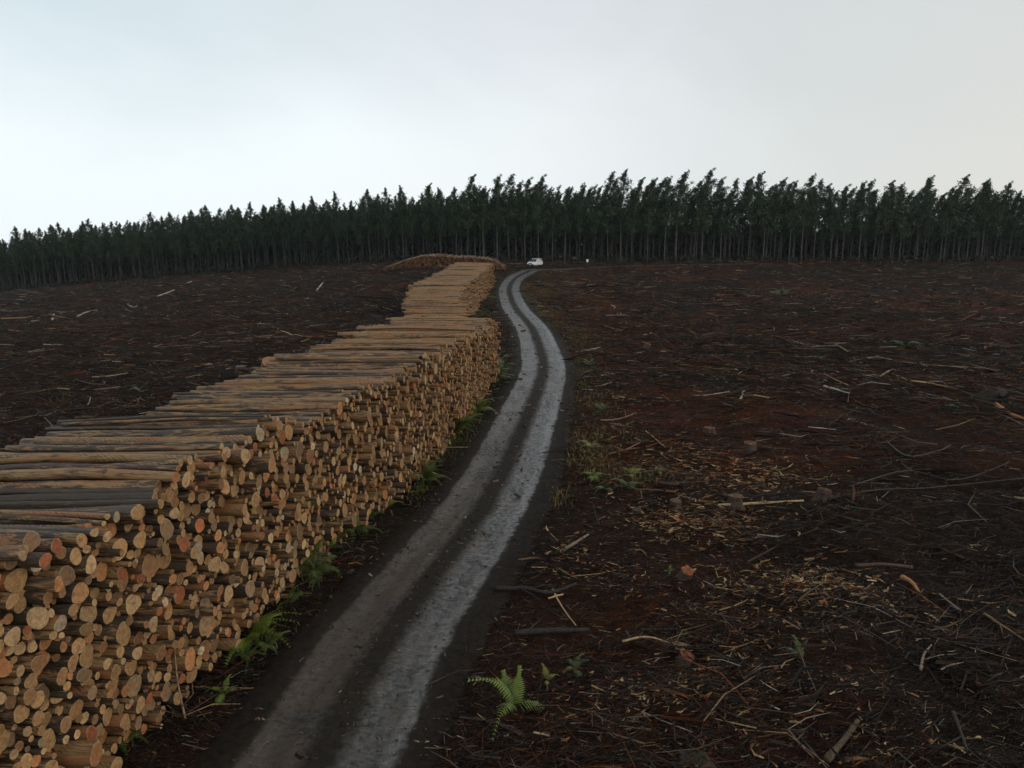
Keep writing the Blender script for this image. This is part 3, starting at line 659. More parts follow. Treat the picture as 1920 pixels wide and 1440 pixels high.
B_ = [
 ([(1722, 745), (1800, 762), (1870, 782), (1918, 804)], .055, .035, GRY, 'long grey branch sloping down to the right edge, beside a split orange slab', 3),
 ([(1866, 770), (1890, 785), (1925, 800)], .11, .05, ORG, 'split orange slab of wood at the right edge of the clearing', 0),
 ([(1580, 686), (1640, 672), (1700, 680), (1760, 687), (1840, 690)], .06, .03, TAN, 'long crooked tan branch across a brush heap right of the track', 4),
 ([(1480, 658), (1520, 656), (1570, 653)], .07, .05, GRY, 'grey pole lying level before the crooked tan branch', 0),
 ([(1566, 650), (1590, 664)], .05, .04, TAN, 'short tan stick leaning off the end of the grey pole', 0),
 ([(1650, 709), (1672, 700)], .06, .05, PAL, 'short pale yellow stick on the brush heap', 0),
 ([(1544, 732), (1570, 740), (1592, 747)], .06, .03, WHT, 'pale grey stick below the brush heap right of the track', 0),
 ([(1388, 757), (1394, 738)], .07, .06, WHT, 'stubby pale stick standing in red bark litter', 0),
 ([(1478, 621), (1530, 619), (1568, 614)], .05, .04, TAN, 'straight tan pole on the far right ground', 0),
 ([(1126, 796), (1160, 790), (1192, 780)], .055, .03, (.20, .12, .08), 'pinkish brown branch right of the track bend', 1),
 ([(1142, 802), (1165, 808)], .04, .03, (.20, .13, .08), 'short brown stick below the pinkish branch', 0),
 ([(1210, 816), (1228, 832), (1247, 845)], .03, .02, TAN, 'thin tan stick slanting down right of the yellow-green grass', 0),
 ([(1172, 852), (1200, 838)], .03, .02, (.20, .09, .05), 'thin red-brown stick above the fern patch', 0),
 ([(1060, 1040), (1082, 1026), (1103, 1012)], .045, .03, (.20, .155, .12), 'pale brown stick by a small green shoot right of the track', 0),
 ([(1036, 1112), (1052, 1140), (1080, 1176)], .028, .012, (.38, .26, .15), 'thin bright curved stick crossing a shorter one', 0),
 ([(1028, 1129), (1056, 1121)], .025, .02, (.40, .30, .17), 'short bright stick crossing the thin curved one', 0),
 ([(1166, 1221), (1210, 1218), (1250, 1222), (1282, 1232)], .028, .012, (.33, .23, .12), 'thin tan branch arching above the red stump', 2),
 ([(1690, 1091), (1708, 1104), (1722, 1118)], .07, .03, (.36, .17, .07), 'bright orange splinter in the dark right foreground', 0),
 ([(1760, 1120), (1800, 1152)], .025, .02, (.22, .17, .12), 'thin brown stick beside the orange splinter', 0),
 ([(1842, 1168), (1880, 1190), (1925, 1222)], .035, .02, (.16, .10, .055), 'brown branch leaving the right edge low in the foreground', 1),
 ([(1548, 1442), (1580, 1405), (1606, 1372)], .065, .04, (.085, .065, .040), 'mossy grey-brown bough rising from the bottom edge', 0),
 ([(1724, 1274), (1730, 1245), (1744, 1225)], .03, .02, (.22, .17, .13), 'curved pale twig in the dark right foreground', 1),
 ([(1785, 1350), (1800, 1385), (1812, 1420)], .035, .02, (.05, .04, .032), 'dark bough near the bottom right corner', 2),
 ([(1475, 1388), (1500, 1410), (1525, 1436)], .02, .012, (.16, .10, .07), 'thin brown switch by the mossy bough', 0),
 ([(1604, 1061), (1650, 1064), (1710, 1066)], .055, .045, (.09, .055, .04), 'dark brown pole lying level in the right foreground', 0),
 ([(1550, 952), (1650, 930), (1740, 925), (1925, 908)], .028, .014, (.060, .052, .045), 'long dark grey branch low across the right edge', 4),
 ([(1590, 924), (1700, 890), (1800, 905), (1925, 860)], .026, .014, (.065, .055, .048), 'long grey branch curving over the dark right-hand brush', 4),
 ([(1660, 845), (1700, 870), (1760, 858), (1780, 850)], .035, .02, (.10, .08, .065), 'twisted grey root by the dark hollow', 2),
 ([(1350, 1004), (1345, 960), (1505, 958)][1:], .045, .03, (.42, .30, .16), 'long pale splinter lying level beside the cut stumps', 0),
 ([(925, 1108), (985, 1112), (1030, 1120), (1080, 1106)], .06, .035, DRK, 'black wet branch lying against the track edge', 3),
 ([(965, 1198), (1030, 1194), (1105, 1190)], .07, .05, DRK, 'black wet pole right of the track near the fern', 1),
 ([(1000, 1395), (1030, 1402)], .02, .015, (.34, .24, .14), 'short bright stick below the lone bright fern', 0),
 ([(288, 656), (350, 652), (430, 643), (515, 633)], .06, .04, (.20, .17, .14), 'very long thin pale pole left of the long stack', 1),
 ([(520, 621), (550, 634)], .05, .04, WHT, 'short white stick above the far end of the long stack', 0),
 ([(174, 711), (205, 709), (240, 704)], .05, .04, PAL, 'pale yellow pole left of the dark blue-grey log', 0),
 ([(176, 730), (250, 723), (256, 721)], .05, .04, TAN, 'tan pole lying below the pale yellow one', 0),
 ([(102, 734), (130, 734)], .05, .04, (.34, .26, .12), 'short yellow stick at the left of the cleared slope', 0),
 ([(145, 596), (165, 589), (186, 583)], .10, .07, WHT, 'white pole on the far left slope', 0),
 ([(98, 601), (101, 590)], .16, .12, WHT, 'stubby white stump chunk on the far left slope', 0),
 ([(240, 573), (248, 578), (258, 577)], .10, .08, WHT, 'bent white branch on the far left slope', 0),
 ([(296, 559), (312, 553), (328, 548)], .14, .10, (.36, .32, .26), 'pair-like pale pole near the left tree line', 0),
 ([(346, 535), (360, 530)], .14, .10, (.36, .32, .26), 'short pale pole close under the left tree line', 0),
 ([(594, 547), (606, 535)], .12, .09, WHT, 'white stick leaning up on the upper left slope', 0),
 ([(118, 833), (135, 815), (148, 800)], .03, .02, (.14, .12, .10), 'grey switch leaning beside the left ends of the logs', 0),
 ([(348, 1350), (360, 1310), (370, 1262)], .022, .012, (.26, .17, .10), 'thin pale branch leaning on the foot of the long stack', 3),
 ([(788, 652 + 527), (820, 1160), (845, 1150)][:1] + [(632, 1189), (650, 1172), (664, 1154)], .014, .008, (.22, .18, .14), 'thin pale twig lying on the near left wheel track', 0),
]
for pts, r0, r1, colr, lab, tw in B_:
    if lab.startswith('thin pale twig'): pts = pts[1:]
    if lab.startswith('thin pale branch leaning'):
        a = img2w(*pts[0]); W = np.array([a, a + [-.25, .35, .55], a + [-.45, .75, 1.05]]); o0 = a
        mbd = MB(); mbd.tube(catmull(W - o0, 5), np.linspace(r0, r1, 11), 6)
        mbd.tube([[0, 0, .1], [.4, .3, .12], [.9, .4, .05]], [.014, .01, .005], 5); mbd.tube([[-.1, .1, .2], [.15, .1, .5], [.2, .0, .8]], [.010, .008, .004], 5)
        V = np.vstack(mbd.V); tag(mk('branch', V, np.vstack(mbd.Q), np.vstack(mbd.T), [m_deb], {'col': np.tile(np.r_[colr, 1], (len(V), 1))}, loc=o0), lab, 'branch', G1); continue
    branch('branch', pts, r0, r1, colr, lab, group=G1, twigs=tw, lift=.012 if 'wheel track' in lab else .08)

m_stump_side = simple('stump_bark', (.06, .036, .024), .8, 9., .5)
m_stop = vcol_mat('weathered_stump_top', .8, 14., .35, 1.3, .2, bmp=.8)
m_rock = simple('grey_stone', (.16, .15, .14), .75, 5., .45)
def stump(px, py, rad, hgt, endcol, label, tilt=(0, 0), name='stump', cat='stump'):
    p = img2w(px, py); z0 = H(p[0], p[1])[0]; rad *= .85; hgt *= 1.35
    root = empty(name, (p[0], p[1], z0 - .02)); root.rotation_euler = (tilt[0], tilt[1], rg.uniform(0, 3))
    S = 20; an = np.arange(S) * 2 * math.pi / S
    zz = np.array([-.25, 0, .3, .7, 1.0]) * hgt; fl = np.array([1.45, 1.32, 1.1, 1.0, 1.0])
    lob = 1 + .10 * np.cos(2 * an + rg.uniform(0, 6)) + .07 * np.cos(5 * an + rg.uniform(0, 6)) + rg.normal(0, .025, S)
    V = np.array([[rad * f * (1 + (lob[k] - 1) * (1 + (f - 1) * 3)) * math.cos(an[k]), rad * f * (1 + (lob[k] - 1) * (1 + (f - 1) * 3)) * math.sin(an[k]), z_] for f, z_ in zip(fl, zz) for k in range(S)])
    q = [[i * S + k, i * S + (k + 1) % S, (i + 1) * S + (k + 1) % S, (i + 1) * S + k] for i in range(4) for k in range(S)]
    mk('bark', V, q, None, [m_stump_side], parent=root)
    rim = V[-S:] + [0, 0, .002]; mid = rim * [.55, .55, 1] + [0, 0, .012]; c = np.array([[0, 0, hgt + .016]])
    VV = np.vstack([rim, mid, c]); q = [[k, (k + 1) % S, S + (k + 1) % S, S + k] for k in range(S)]; t = [[S + k, S + (k + 1) % S, 2 * S] for k in range(S)]
    lpv = VV[:, [2, 0, 1]] + rg.uniform(0, 9, 3)
    VV[S:, 2] += rg.normal(0, .12 * rad, S + 1); mk('cut_top', VV, q, t, [m_stop], {'col': np.c_[np.array(endcol)[None] * .75 * rg.uniform(.45, 1.2, (len(VV), 1)), np.ones(len(VV))]}, parent=root)
    return tag(root, label, cat, 'cut stumps on the cleared ground')
OE = (.40, .15, .06); BE = (.16, .10, .06)
stump(1282, 1092, .20, .22, OE, 'cut stump with bright orange top in the middle of the chip-strewn ground', (.35, .1))
stump(1284, 1252, .19, .14, (.30, .10, .045), 'low stump with rough red top in the right foreground', (.2, 0))
stump(1266, 957, .22, .20, (.20, .12, .075), 'dull brown stump, left of two beside the pale splinter')
stump(1377, 957, .24, .24, (.26, .16, .09), 'pale brown stump right beside the pale splinter')
stump(1194, 960, .17, .12, (.13, .10, .075), 'low grey-brown stump nearest the fern patch')
stump(1540, 948, .24, .28, (.16, .11, .06), 'mossy tall stump above the dark brush on the right', (.1, .2))
stump(1424, 912, .18, .16, (.36, .17, .08), 'small stump with orange torn top on red ground')
stump(1405, 850, .30, .22, (.26, .13, .06), 'wide rusty stump on the red litter right of the grass')
stump(1330, 815, .26, .18, (.30, .16, .08), 'small rusty stump above the wide rusty one')
stump(1212, 655, .30, .25, (.34, .20, .11), 'pale topped stump right of the road bend', (.4, 0))
p = img2w(1865, 752); z0 = H(p[0], p[1])[0]; mbd = MB(); UU_, VV_ = np.meshgrid(np.linspace(0, 2 * math.pi, 28, endpoint=False), np.linspace(-.3, 1.5, 9))
rr_ = np.cos(VV_ * .98).clip(.05) * (1 + .35 * vnoise(UU_ * 2.2 + 4, VV_ * 3) * 2 + rg.normal(0, .05, UU_.shape))
mbd.add(np.c_[(rr_ * np.cos(UU_) * .85).ravel(), (rr_ * np.sin(UU_) * .6).ravel(), (np.sin(VV_) * .62 * (1 + .3 * rr_ * np.sin(UU_ * 3))).ravel()], [[i_ * 28 + k, i_ * 28 + (k + 1) % 28, (i_ + 1) * 28 + (k + 1) % 28, (i_ + 1) * 28 + k] for i_ in range(8) for k in range(28)])
for _ in range(22):
    a = rg.uniform(0, 6.28); c0 = np.array([.5 * math.cos(a), .35 * math.sin(a), rg.uniform(.1, .45)]); e = c0 + np.array([math.cos(a), math.sin(a), rg.uniform(-.3, .7)]) * rg.uniform(.4, .9)
    mbd.tube([c0, (c0 + e) / 2 + rg.normal(0, .08, 3), e], [.06, .035, .01], 5)
V = np.vstack(mbd.V); tag(mk('stump', V, np.vstack(mbd.Q), np.vstack(mbd.T), [m_deb], {'col': np.tile([.028, .020, .016, 1], (len(V), 1))}, loc=(p[0], p[1], z0)), 'big dark upturned root stump at the right edge', 'stump', 'cut stumps on the cleared ground')
stump(452, 700, .38, .35, (.20, .19, .18), 'weathered grey stump just left of the stack')
stump(392, 694, .32, .25, (.30, .28, .25), 'low pale grey stump on the dark left slope')
stump(1306, 1437, .22, .07, (.06, .050, .022), 'flat mossy rock cut off by the bottom edge')  # a mossy rock, drawn with the stump shape
# thick short log standing off the back of the stack
p = img2w(503, 690); root = empty('log_offcut', (p[0], p[1], H(p[0], p[1])[0] + .42)); root.rotation_euler = (R(55), 0, R(28))
S = 22; an = np.arange(S) * 2 * math.pi / S; lob = 1 + .07 * np.cos(2 * an) + rg.normal(0, .02, S)
V = np.array([[.42 * lob[k] * f * math.cos(an[k]), .42 * lob[k] * f * math.sin(an[k]), z_] for f, z_ in ((.95, -.45), (1.03, -.1), (1.0, .3), (.97, .5)) for k in range(S)])
V = np.vstack([V, [0, 0, -.45]])
q = [[i * S + k, i * S + (k + 1) % S, (i + 1) * S + (k + 1) % S, (i + 1) * S + k] for i in range(3) for k in range(S)]
lpv = V[:, [2, 0, 1]]; nn = len(V)
mk('stem', V, q, [[4 * S, (k + 1) % S, k] for k in range(S)], [m_bark], {'lp': lpv, 'tint': np.tile([.3, .12, .06, 1], (nn, 1)), 'dk': np.full(nn, .4), 'rad': np.ones(nn)}, parent=root)
rim = V[3 * S:4 * S] + [0, 0, .002]; VV = np.vstack([rim, rim * [.6, .6, 1] + [0, 0, .01], [[0, 0, .515]]])
mk('cut_end', VV, [[k, (k + 1) % S, S + (k + 1) % S, S + k] for k in range(S)], [[S + k, S + (k + 1) % S, 2 * S] for k in range(S)], [m_end],
   {'lp': VV[:, [2, 0, 1]], 'tint': np.tile([.40, .19, .10, 1], (len(VV), 1)), 'rad': np.r_[np.ones(S), np.full(S, .6), 0]}, parent=root)
tag(root, 'thick stubby butt log with reddish cut face behind the long stack', 'log')

# ------------------------------------------------------------------ ferns
def frond_geo(L, rg, w=.22, droop=.5, npin=20):
    """arching frond along +X with leaflets, local coordinates"""
    V = []; Q = []; T = []
    t = np.linspace(0, 1, npin + 1)
    x = L * (t - .12 * t ** 3); zz = L * (.62 * t - (.62 + droop) * t ** 2 * .8) + .02
    yy = L * rg.normal(0, .06) * t ** 2
    mbd = MB(); mbd.tube(np.c_[x, yy, zz][::4], np.linspace(.006, .0015, len(x[::4])), 4)
    for k in range(2, npin + 1):
        tk = t[k]; wl = L * w * (math.sin(min(1, tk * 1.25 + .12) * math.pi * .92) ** .8 + .06) * (1.02 - tk * .35)
        for sg in (-1, 1):
            b0 = np.array([x[k], yy[k], zz[k]]); d_ = np.array([.42, sg * 1.0, -.28 + rg.normal(0, .12)]); d_ /= np.linalg.norm(d_)
            ax = np.array([1.0, 0, -.3]); ww = L * .026
            p = [b0 - ax * ww * .6, b0 + ax * ww * .7, b0 + d_ * wl * .5 + ax * ww * .8, b0 + d_ * wl + [0, 0, -.15 * wl], b0 + d_ * wl * .5 - ax * ww * .5]
            mbd.add(p, [[0, 1, 2, 4]], [[4, 2, 3]])
    return mbd
FR = [frond_geo(1.0, rg, .24, dr) for dr in (.25, .45, .6, .75)]
FM = []
for k, f in enumerate(FR):
    V = np.vstack(f.V); t = np.clip(V[:, 0], 0, 1)
    for ci, cbase in enumerate([(.095, .135, .014), (.050, .072, .011), (.13, .125, .020)]):
        cc = np.array(cbase)[None] * (.7 + .6 * t)[:, None]
        me = mk('frond', V, np.vstack(f.Q), np.vstack(f.T), [m_fern], {'col': np.c_[cc, np.ones(len(V))]}, smooth=False)
        FM.append((k, ci, me.data)); bpy.data.objects.remove(me)
def fern(px, py, size, nf, ci, label, spread=(0, 6.28), lift=0.0, group='green ferns beside the track'):
    p = img2w(px, py); z0 = H(p[0], p[1])[0]
    size = size * (1.45 if px < 1000 else 1.1); root = empty('fern', (p[0], p[1], z0 + .06 + lift)); ms = [m for m in FM if m[1] == ci]
    for i_ in range(nf):
        m = ms[rg.integers(len(ms))][2]; o = bpy.data.objects.new('frond', m); C.objects.link(o); o.parent = root
        a = spread[0] + (spread[1] - spread[0]) * (i_ + rg.uniform(-.3, .3)) / nf
        o.rotation_euler = (rg.normal(0, .25), rg.uniform(-.95, .1), a); sc1 = size * rg.uniform(.65, 1.15); o.scale = (sc1, sc1 * rg.uniform(.8, 1.1), sc1)
    return tag(root, label, 'fern', group)
fern(965, 1340, .72, 6, 0, 'lone bright green fern in dark soil right of the near road')
fern(1075, 1265, .48, 6, 1, 'small dark green fern behind the lone bright one')
fern(1025, 1290, .35, 3, 2, 'few yellow-green fronds between the bright fern and dark fern')
fern(470, 1200, .72, 12, 0, 'large fern with spreading fronds at the foot of the near stack', (-1.8, 1.6))
fern(455, 1235, .45, 6, 1, 'small dark fern just below the large stack-foot fern')
fern(590, 1080, .72, 12, 1, 'wide dark green fern between the log ends and the verge')
fern(575, 1062, .45, 8, 2, 'yellow-green fern tucked against the lowest log ends')
fern(665, 1005, .55, 8, 1, 'fern by the verge where a pale stick leans on logs', (-2, 2))
fern(795, 905, .80, 10, 1, 'low sprawling fern beside the middle of the long stack', (-2.2, 1.8))
fern(760, 898, .5, 7, 1, 'fern half hidden behind the sprawling one at the stack foot')
fern(852, 822, 1.05, 14, 1, 'tall bushy fern against the middle of the long stack')
fern(835, 815, .8, 9, 0, 'fern pressed against the log ends beside the bushy one')
fern(893, 775, .95, 12, 0, 'bright fern halfway up the verge left of the track')
fern(932, 712, 1.15, 12, 1, 'dark fern clump near the far end of the long stack')
fern(935, 690, 1.1, 10, 1, 'farthest fern beside the end of the long stack')
fern(230, 1385, .45, 7, 1, 'dim fern at the lower left corner beside low logs', (-1.5, 1.5))
fern(420, 1300, .3, 4, 0, 'tiny bright fern among twigs at the stack foot')
fern(1112, 895, .55, 10, 0, 'bright fern right of the track, leftmost of the fern patch')
fern(1180, 900, .55, 9, 2, 'yellow-green fern at the middle of the right-hand fern patch')
fern(1175, 925, .6, 9, 1, 'larger dark fern below the yellow-green one in the patch')
fern(1235, 900, .45, 7, 2, 'small yellowish fern at the right of the fern patch')
fern(1135, 925, .5, 7, 1, 'dark fern between the bright fern and the larger dark one')
fern(1108, 842, .6, 8, 2, 'yellow-green fern above the right-hand fern patch')
fern(1130, 775, .7, 9, 1, 'fern at the right road verge beside the black twig')
fern(1105, 685, .7, 8, 1, 'small fern right of the outer road bend')
fern(1060, 1040, .25, 4, 0, 'tiny green shoot beside a pale brown stick')
fern(1255, 1080, .22, 4, 0, 'tiny green sprout just left of the orange stump')
fern(1500, 1255, .5, 4, 1, 'single thin fern in the dark right foreground', (1.2, 2.6))
fern(1700, 655, 1.3, 12, 1, 'green mossy bush on the brush heap at right')
fern(1790, 770, .8, 7, 1, 'small green bush beneath the long grey branch')
fern(1465, 552, 1.6, 12, 1, 'distant olive bush before the right tree line')
fern(262, 738, .8, 8, 1, 'small green plant at the left end of the yellow log')

for k_, (px, py) in enumerate([(540, 1140), (620, 1040), (690, 975), (720, 955), (780, 925), (820, 860), (870, 800), (905, 745), (925, 735), (945, 670), (500, 1215), (880, 790)]):
    places = ['just above the large stack-foot fern', 'between the wide fern and the verge stick', 'where the stack foot meets the verge', 'in the gap below the sprawling fern', 'right beside the sprawling fern', 'below the tall bushy fern', 'just beyond the tall bushy fern', 'beyond the bright verge fern', 'before the far dark fern clump', 'past the farthest large fern', 'on the track side of the large stack-foot fern', 'against the log ends by the bright verge fern']
    fern(px, py, .42, 6, [1, 0, 1, 2][k_ % 4], 'small low fern at the stack foot, ' + places[k_], (-2, 2))
# grass along the verges
gx, gy = [], []
for px, py, sx_, sy_, nn in [(1000, 545, 1.6, 6, 2600), (985, 560, 1.0, 8, 2000), (1015, 590, 1.2, 4, 1800), (1040, 540, 3, 8, 1500), (1055, 610, 1.0, 3, 900), (1075, 720, .8, 2.5, 300), (1080, 632, .8, 2.2, 700), (1100, 640, 1.2, 2.2, 600), (1095, 690, .9, 2.0, 450), (1115, 760, .6, 1.5, 350), (1108, 830, .5, 1.1, 380), (1105, 855, .5, .8, 300), (1130, 880, .8, .6, 300), (1200, 905, .9, .6, 300), (905, 560, .9, 6, 1800), (920, 545, 1.0, 8, 1500), (900, 590, .6, 4, 1200), (925, 670, .4, 1.6, 400), (945, 700, .3, 2, 300), (1045, 935, .3, .5, 120), (830, 840, .4, 1.0, 300), (1460, 550, 2, 3, 300), (880, 800, .35, 2.5, 350), (800, 900, .3, 1.6, 160), (700, 975, .3, 1.4, 90), (600, 1080, .3, 1.2, 80), (500, 1190, .3, 1.0, 60), (1160, 820, 1.0, .8, 150), (1260, 680, 1, 2, 200)]:
    p = img2w(px, py); gx.append(rg.normal(p[0], sx_, nn)); gy.append(rg.normal(p[1], sy_, nn))
gx = np.concatenate(gx); gy = np.concatenate(gy); rd = road_dist(gx, gy); ok = (rd > 1.8) & ~stack_mask(gx, gy); gx, gy, rd = gx[ok], gy[ok], rd[ok]
nG = len(gx); gh = rg.uniform(.08, .28, nG); ga = rg.uniform(0, 6.28, nG); lean = rg.uniform(.2, 1.1, nG); gw = rg.uniform(.006, .016, nG) * (1 + np.hypot(gx, gy) / 60)
gz = H(gx, gy); D_ = np.c_[np.cos(ga), np.sin(ga)]; Nn = np.c_[-np.sin(ga), np.cos(ga)] * gw[:, None]
b0 = np.c_[gx, gy, gz - .01]; mid = b0 + np.c_[D_ * (lean * gh * .35)[:, None], gh * .7]; tip = b0 + np.c_[D_ * (lean * gh)[:, None], gh * (1 - .3 * lean)]
N3 = np.c_[Nn, 0 * gw]
V = np.stack([b0 - N3, b0 + N3, mid + N3 * .8, mid - N3 * .8, tip], 1).reshape(-1, 3); i0 = np.arange(nG)[:, None] * 5
gcols = np.array([[.075, .088, .016], [.12, .10, .022], [.045, .070, .018], [.15, .11, .035], [.13, .07, .02]])
lefts = (gx < np.interp(gy, rc[:, 1], rc[:, 0]))
gk = np.where(lefts, rg.choice([0, 2, 2, 2, 1], nG), rg.choice([0, 1, 3, 3, 4, 4], nG)); gcc = gcols[gk] * rg.uniform(.6, 1.2, nG)[:, None]
tag(mk('grass', V, i0 + [[0, 1, 2, 3]], i0 + [[3, 2, 4]], [m_grass], {'col': np.repeat(np.c_[gcc, np.ones(nG)], 5, 0)}, smooth=False), 'yellow-green grass and rushes along both verges of the track', 'grass', kind='stuff')

# ------------------------------------------------------------------ trees
def tree_geo(h, rg, wind, nb_=34, leaves=1500, crown0=.42, width=1.55, lo=False):
    """slim plantation eucalypt: trunk tube + branch tubes, crown of leaf sprays"""
    K = 9; t = np.linspace(0, 1, K); lean = rg.normal(0, .25, 2)
    tip = wind * .95
    P = np.c_[lean[0] * t + tip * t ** 4 + .08 * np.sin(t * 5 + rg.uniform(0, 6)), lean[1] * t, h * t * .985]
    tk = MB(); tk.tube(P, np.interp(t, [0, .5, 1], [.115, .075, .012]), 6)
    for _ in range(4 if lo else 9):      # dead twigs on the bare stem
        q_ = rg.uniform(.2, .5); c0 = np.array([np.interp(q_, t, P[:, k]) for k in range(3)]); a = rg.uniform(0, 6.28); l = rg.uniform(.4, 1.5)
        tk.tube([c0, c0 + [math.cos(a) * l, math.sin(a) * l, l * rg.uniform(-.3, .5)]], [.018, .006], 3)
    cl = []; cs_ = []
    for i_ in range(nb_):
        q_ = crown0 + (1.0 - crown0) * (i_ + rg.random()) / nb_
        c0 = np.array([np.interp(q_, t, P[:, k]) for k in range(3)])
        f = (q_ - crown0) / (1 - crown0); wmax = width * 1.2 * (.5 + .5 * min(1, f / .3)) * min(1, max(.03, (1.0 - f) / .62)) ** .98 * rg.uniform(.5, 1.2)
        a = rg.uniform(0, 6.28); dx_ = math.cos(a) + wind * .38 * (.4 + f); dy_ = math.sin(a)
        e = c0 + np.array([dx_ * wmax, dy_ * wmax, wmax * rg.uniform(.45, 1.1) * (1 + f)])
        tk.tube([c0, (c0 + e) / 2 - [0, 0, .06], e], [.028 * (1.2 - f), .018 * (1.2 - f), .006], 3, cap=False)
        m = max(2, int(round(2 + wmax * 2.2)))
        for j_ in range(m):
            u_ = .35 + .65 * (j_ + rg.random()) / m; cl.append(c0 + (e - c0) * u_ + rg.normal(0, .10, 3)); cs_.append(rg.uniform(.26, .46) * (1 - .62 * f))
    for _ in range(5): cl.append(P[-1] + [wind * .22 * (_ - 1), 0, .22 * (_ - 2)]); cs_.append(.11)
    cl = np.array(cl); cs_ = np.array(cs_); nc = len(cl); shade = rg.uniform(.55, 1.45, nc)
    k = rg.integers(0, nc, leaves)
    c = cl[k] + rg.normal(0, 1, (leaves, 3)) * cs_[k][:, None] * [1, 1, .85]
    wv = np.array([wind * .9, 0, -.35]); d_ = rg.normal(0, .55, (leaves, 3)) + wv; d_[:, 2] -= .35; d_ /= np.linalg.norm(d_, axis=1, keepdims=True)
    s_ = np.cross(d_, rg.normal(0, 1, (leaves, 3))); s_ /= np.linalg.norm(s_, axis=1, keepdims=True)
    L = rg.uniform(.20, .44, leaves)[:, None] * (1.5 if lo else 1); W = L * rg.uniform(.22, .42, leaves)[:, None]
    V = np.stack([c - d_ * L * .5, c + s_ * W * .5, c + d_ * L * .5, c - s_ * W * .5], 1).reshape(-1, 3)
    q = np.arange(leaves)[:, None] * 4 + np.arange(4)[None]
    colr = np.array([.029, .050, .022])[None] * (shade[k] * rg.uniform(.7, 1.3, leaves))[:, None] * np.where(rg.random(leaves) < .12, 1.5, 1)[:, None]
    TV = np.vstack(tk.V); tcol = np.array([.060, .054, .049]) * rg.uniform(.6, 1.5)
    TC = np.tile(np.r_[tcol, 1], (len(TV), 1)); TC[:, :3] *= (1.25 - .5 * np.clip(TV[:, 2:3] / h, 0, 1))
    return TV, np.vstack(tk.Q), (np.vstack(tk.T) if tk.T else None), TC, V, q, np.c_[np.repeat(colr, 4, 0), np.ones(leaves * 4)]
rgt = np.random.default_rng(11)
variants = []
for wi in (0, 1):
    for k in range(7):
        g_ = tree_geo(17.0, rgt, [.18, 1.0][wi] * rgt.uniform(.7, 1.2), nb_=int(rgt.integers(36, 48)), leaves=[4200, 4200][wi], width=[1.95, 1.8][wi] * rgt.uniform(.85, 1.15), crown0=rgt.uniform(.34, .47))
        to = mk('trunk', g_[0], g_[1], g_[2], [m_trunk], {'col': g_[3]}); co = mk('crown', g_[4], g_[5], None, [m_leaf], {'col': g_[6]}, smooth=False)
        variants.append((wi, to.data, co.data, g_)); bpy.data.objects.remove(to); bpy.data.objects.remove(co)
# forest edge line on the ground and height above it
EX = np.array([-185, -143, -118, -87, -58, -31, -8, 15, 60, 100, 150]); EY = np.array([214, 203, 199, 193, 181, 166, 160, 158, 158.5, 159, 160.])
EH = np.array([15.9, 15.9, 15.9, 16.2, 15.3, 14.8, 16.4, 17.4, 17.4, 17.2, 16.4])
def rows(k, step, gap):
    """tree feet of the k-th row behind the edge"""
    sg = np.r_[0, np.cumsum(np.hypot(np.diff(EX), np.diff(EY)))]
    s_ = np.arange(20 + (k % 2) * step / 2, sg[-1] - 8, step) + rgt.normal(0, .28, len(np.arange(20 + (k % 2) * step / 2, sg[-1] - 8, step)))
    x = np.interp(s_, sg, EX); y = np.interp(s_, sg, EY) + k * gap + rgt.normal(0, .35, len(s_)) + .6 * vnoise(s_ / 6, 0 * s_)
    return x + rgt.normal(0, .25, len(s_)), y
car_p = img2w(1003, 500.5)
trees = []
for k in range(3):
    x, y = rows(k, 3.05 if k == 0 else 3.1, 3.0); trees += [(a_, b_, k) for a_, b_ in zip(x, y)]
trees = trees[:300]
cnt = {}
trees.sort(key=lambda q_: (q_[2], q_[0]))
for x, y, k in trees:
    windy = 1 if x > -12 + rgt.normal(0, 6) else 0
    cand = [v for v in variants if v[0] == windy]; vv = cand[rgt.integers(len(cand))]
    hh = 1.0 * np.interp(x, EX, EH) * (rgt.uniform(.84, 1.15) if k == 0 else rgt.uniform(.84, 1.06)); z0 = float(base(x, y)) - .15
    ixx = w2img(np.array([x, y, z0 + 2]))[0]
    root = empty('eucalyptus_tree', (x, y, z0), rgt.normal(0, .3) if windy else rgt.uniform(0, 6.28)); s_ = hh / 17.0
    root.scale = (s_ * rgt.uniform(.92, 1.2), s_ * rgt.uniform(.9, 1.2), s_)
    for nm, me in (('trunk', vv[1]), ('crown', vv[2])):
        o = bpy.data.objects.new(nm, me); C.objects.link(o); o.parent = root
    if k == 0:
        if ixx < 0 or ixx > 1920: lab = 'slim eucalyptus of the front row beyond the edge of the photo, bare pale trunk'
        else:
            zone = 'left of the distant log stack' if ixx < 720 else 'behind the distant log stack' if ixx < 940 else 'near the white car and sign' if ixx < 1110 else 'right of the white road sign'
            cnt[zone] = cnt.get(zone, 0) + 1; wd = 'wind-blown' if windy else 'upright'
            lab = f"{wd} eucalyptus in the front row {zone}, number {cnt[zone]} of those counted from their left"
            lab = f"{wd} eucalyptus in the front row {zone}, {ordn(cnt[zone]).replace('nearest', 'first')} from their left"
        gr_ = 'eucalyptus trees of the front row'
    else:
        lab = 'eucalyptus in the rows behind, only its dark top showing over the front trees'; gr_ = 'eucalyptus trees behind the front row'
    tag(root, lab, 'tree', gr_)
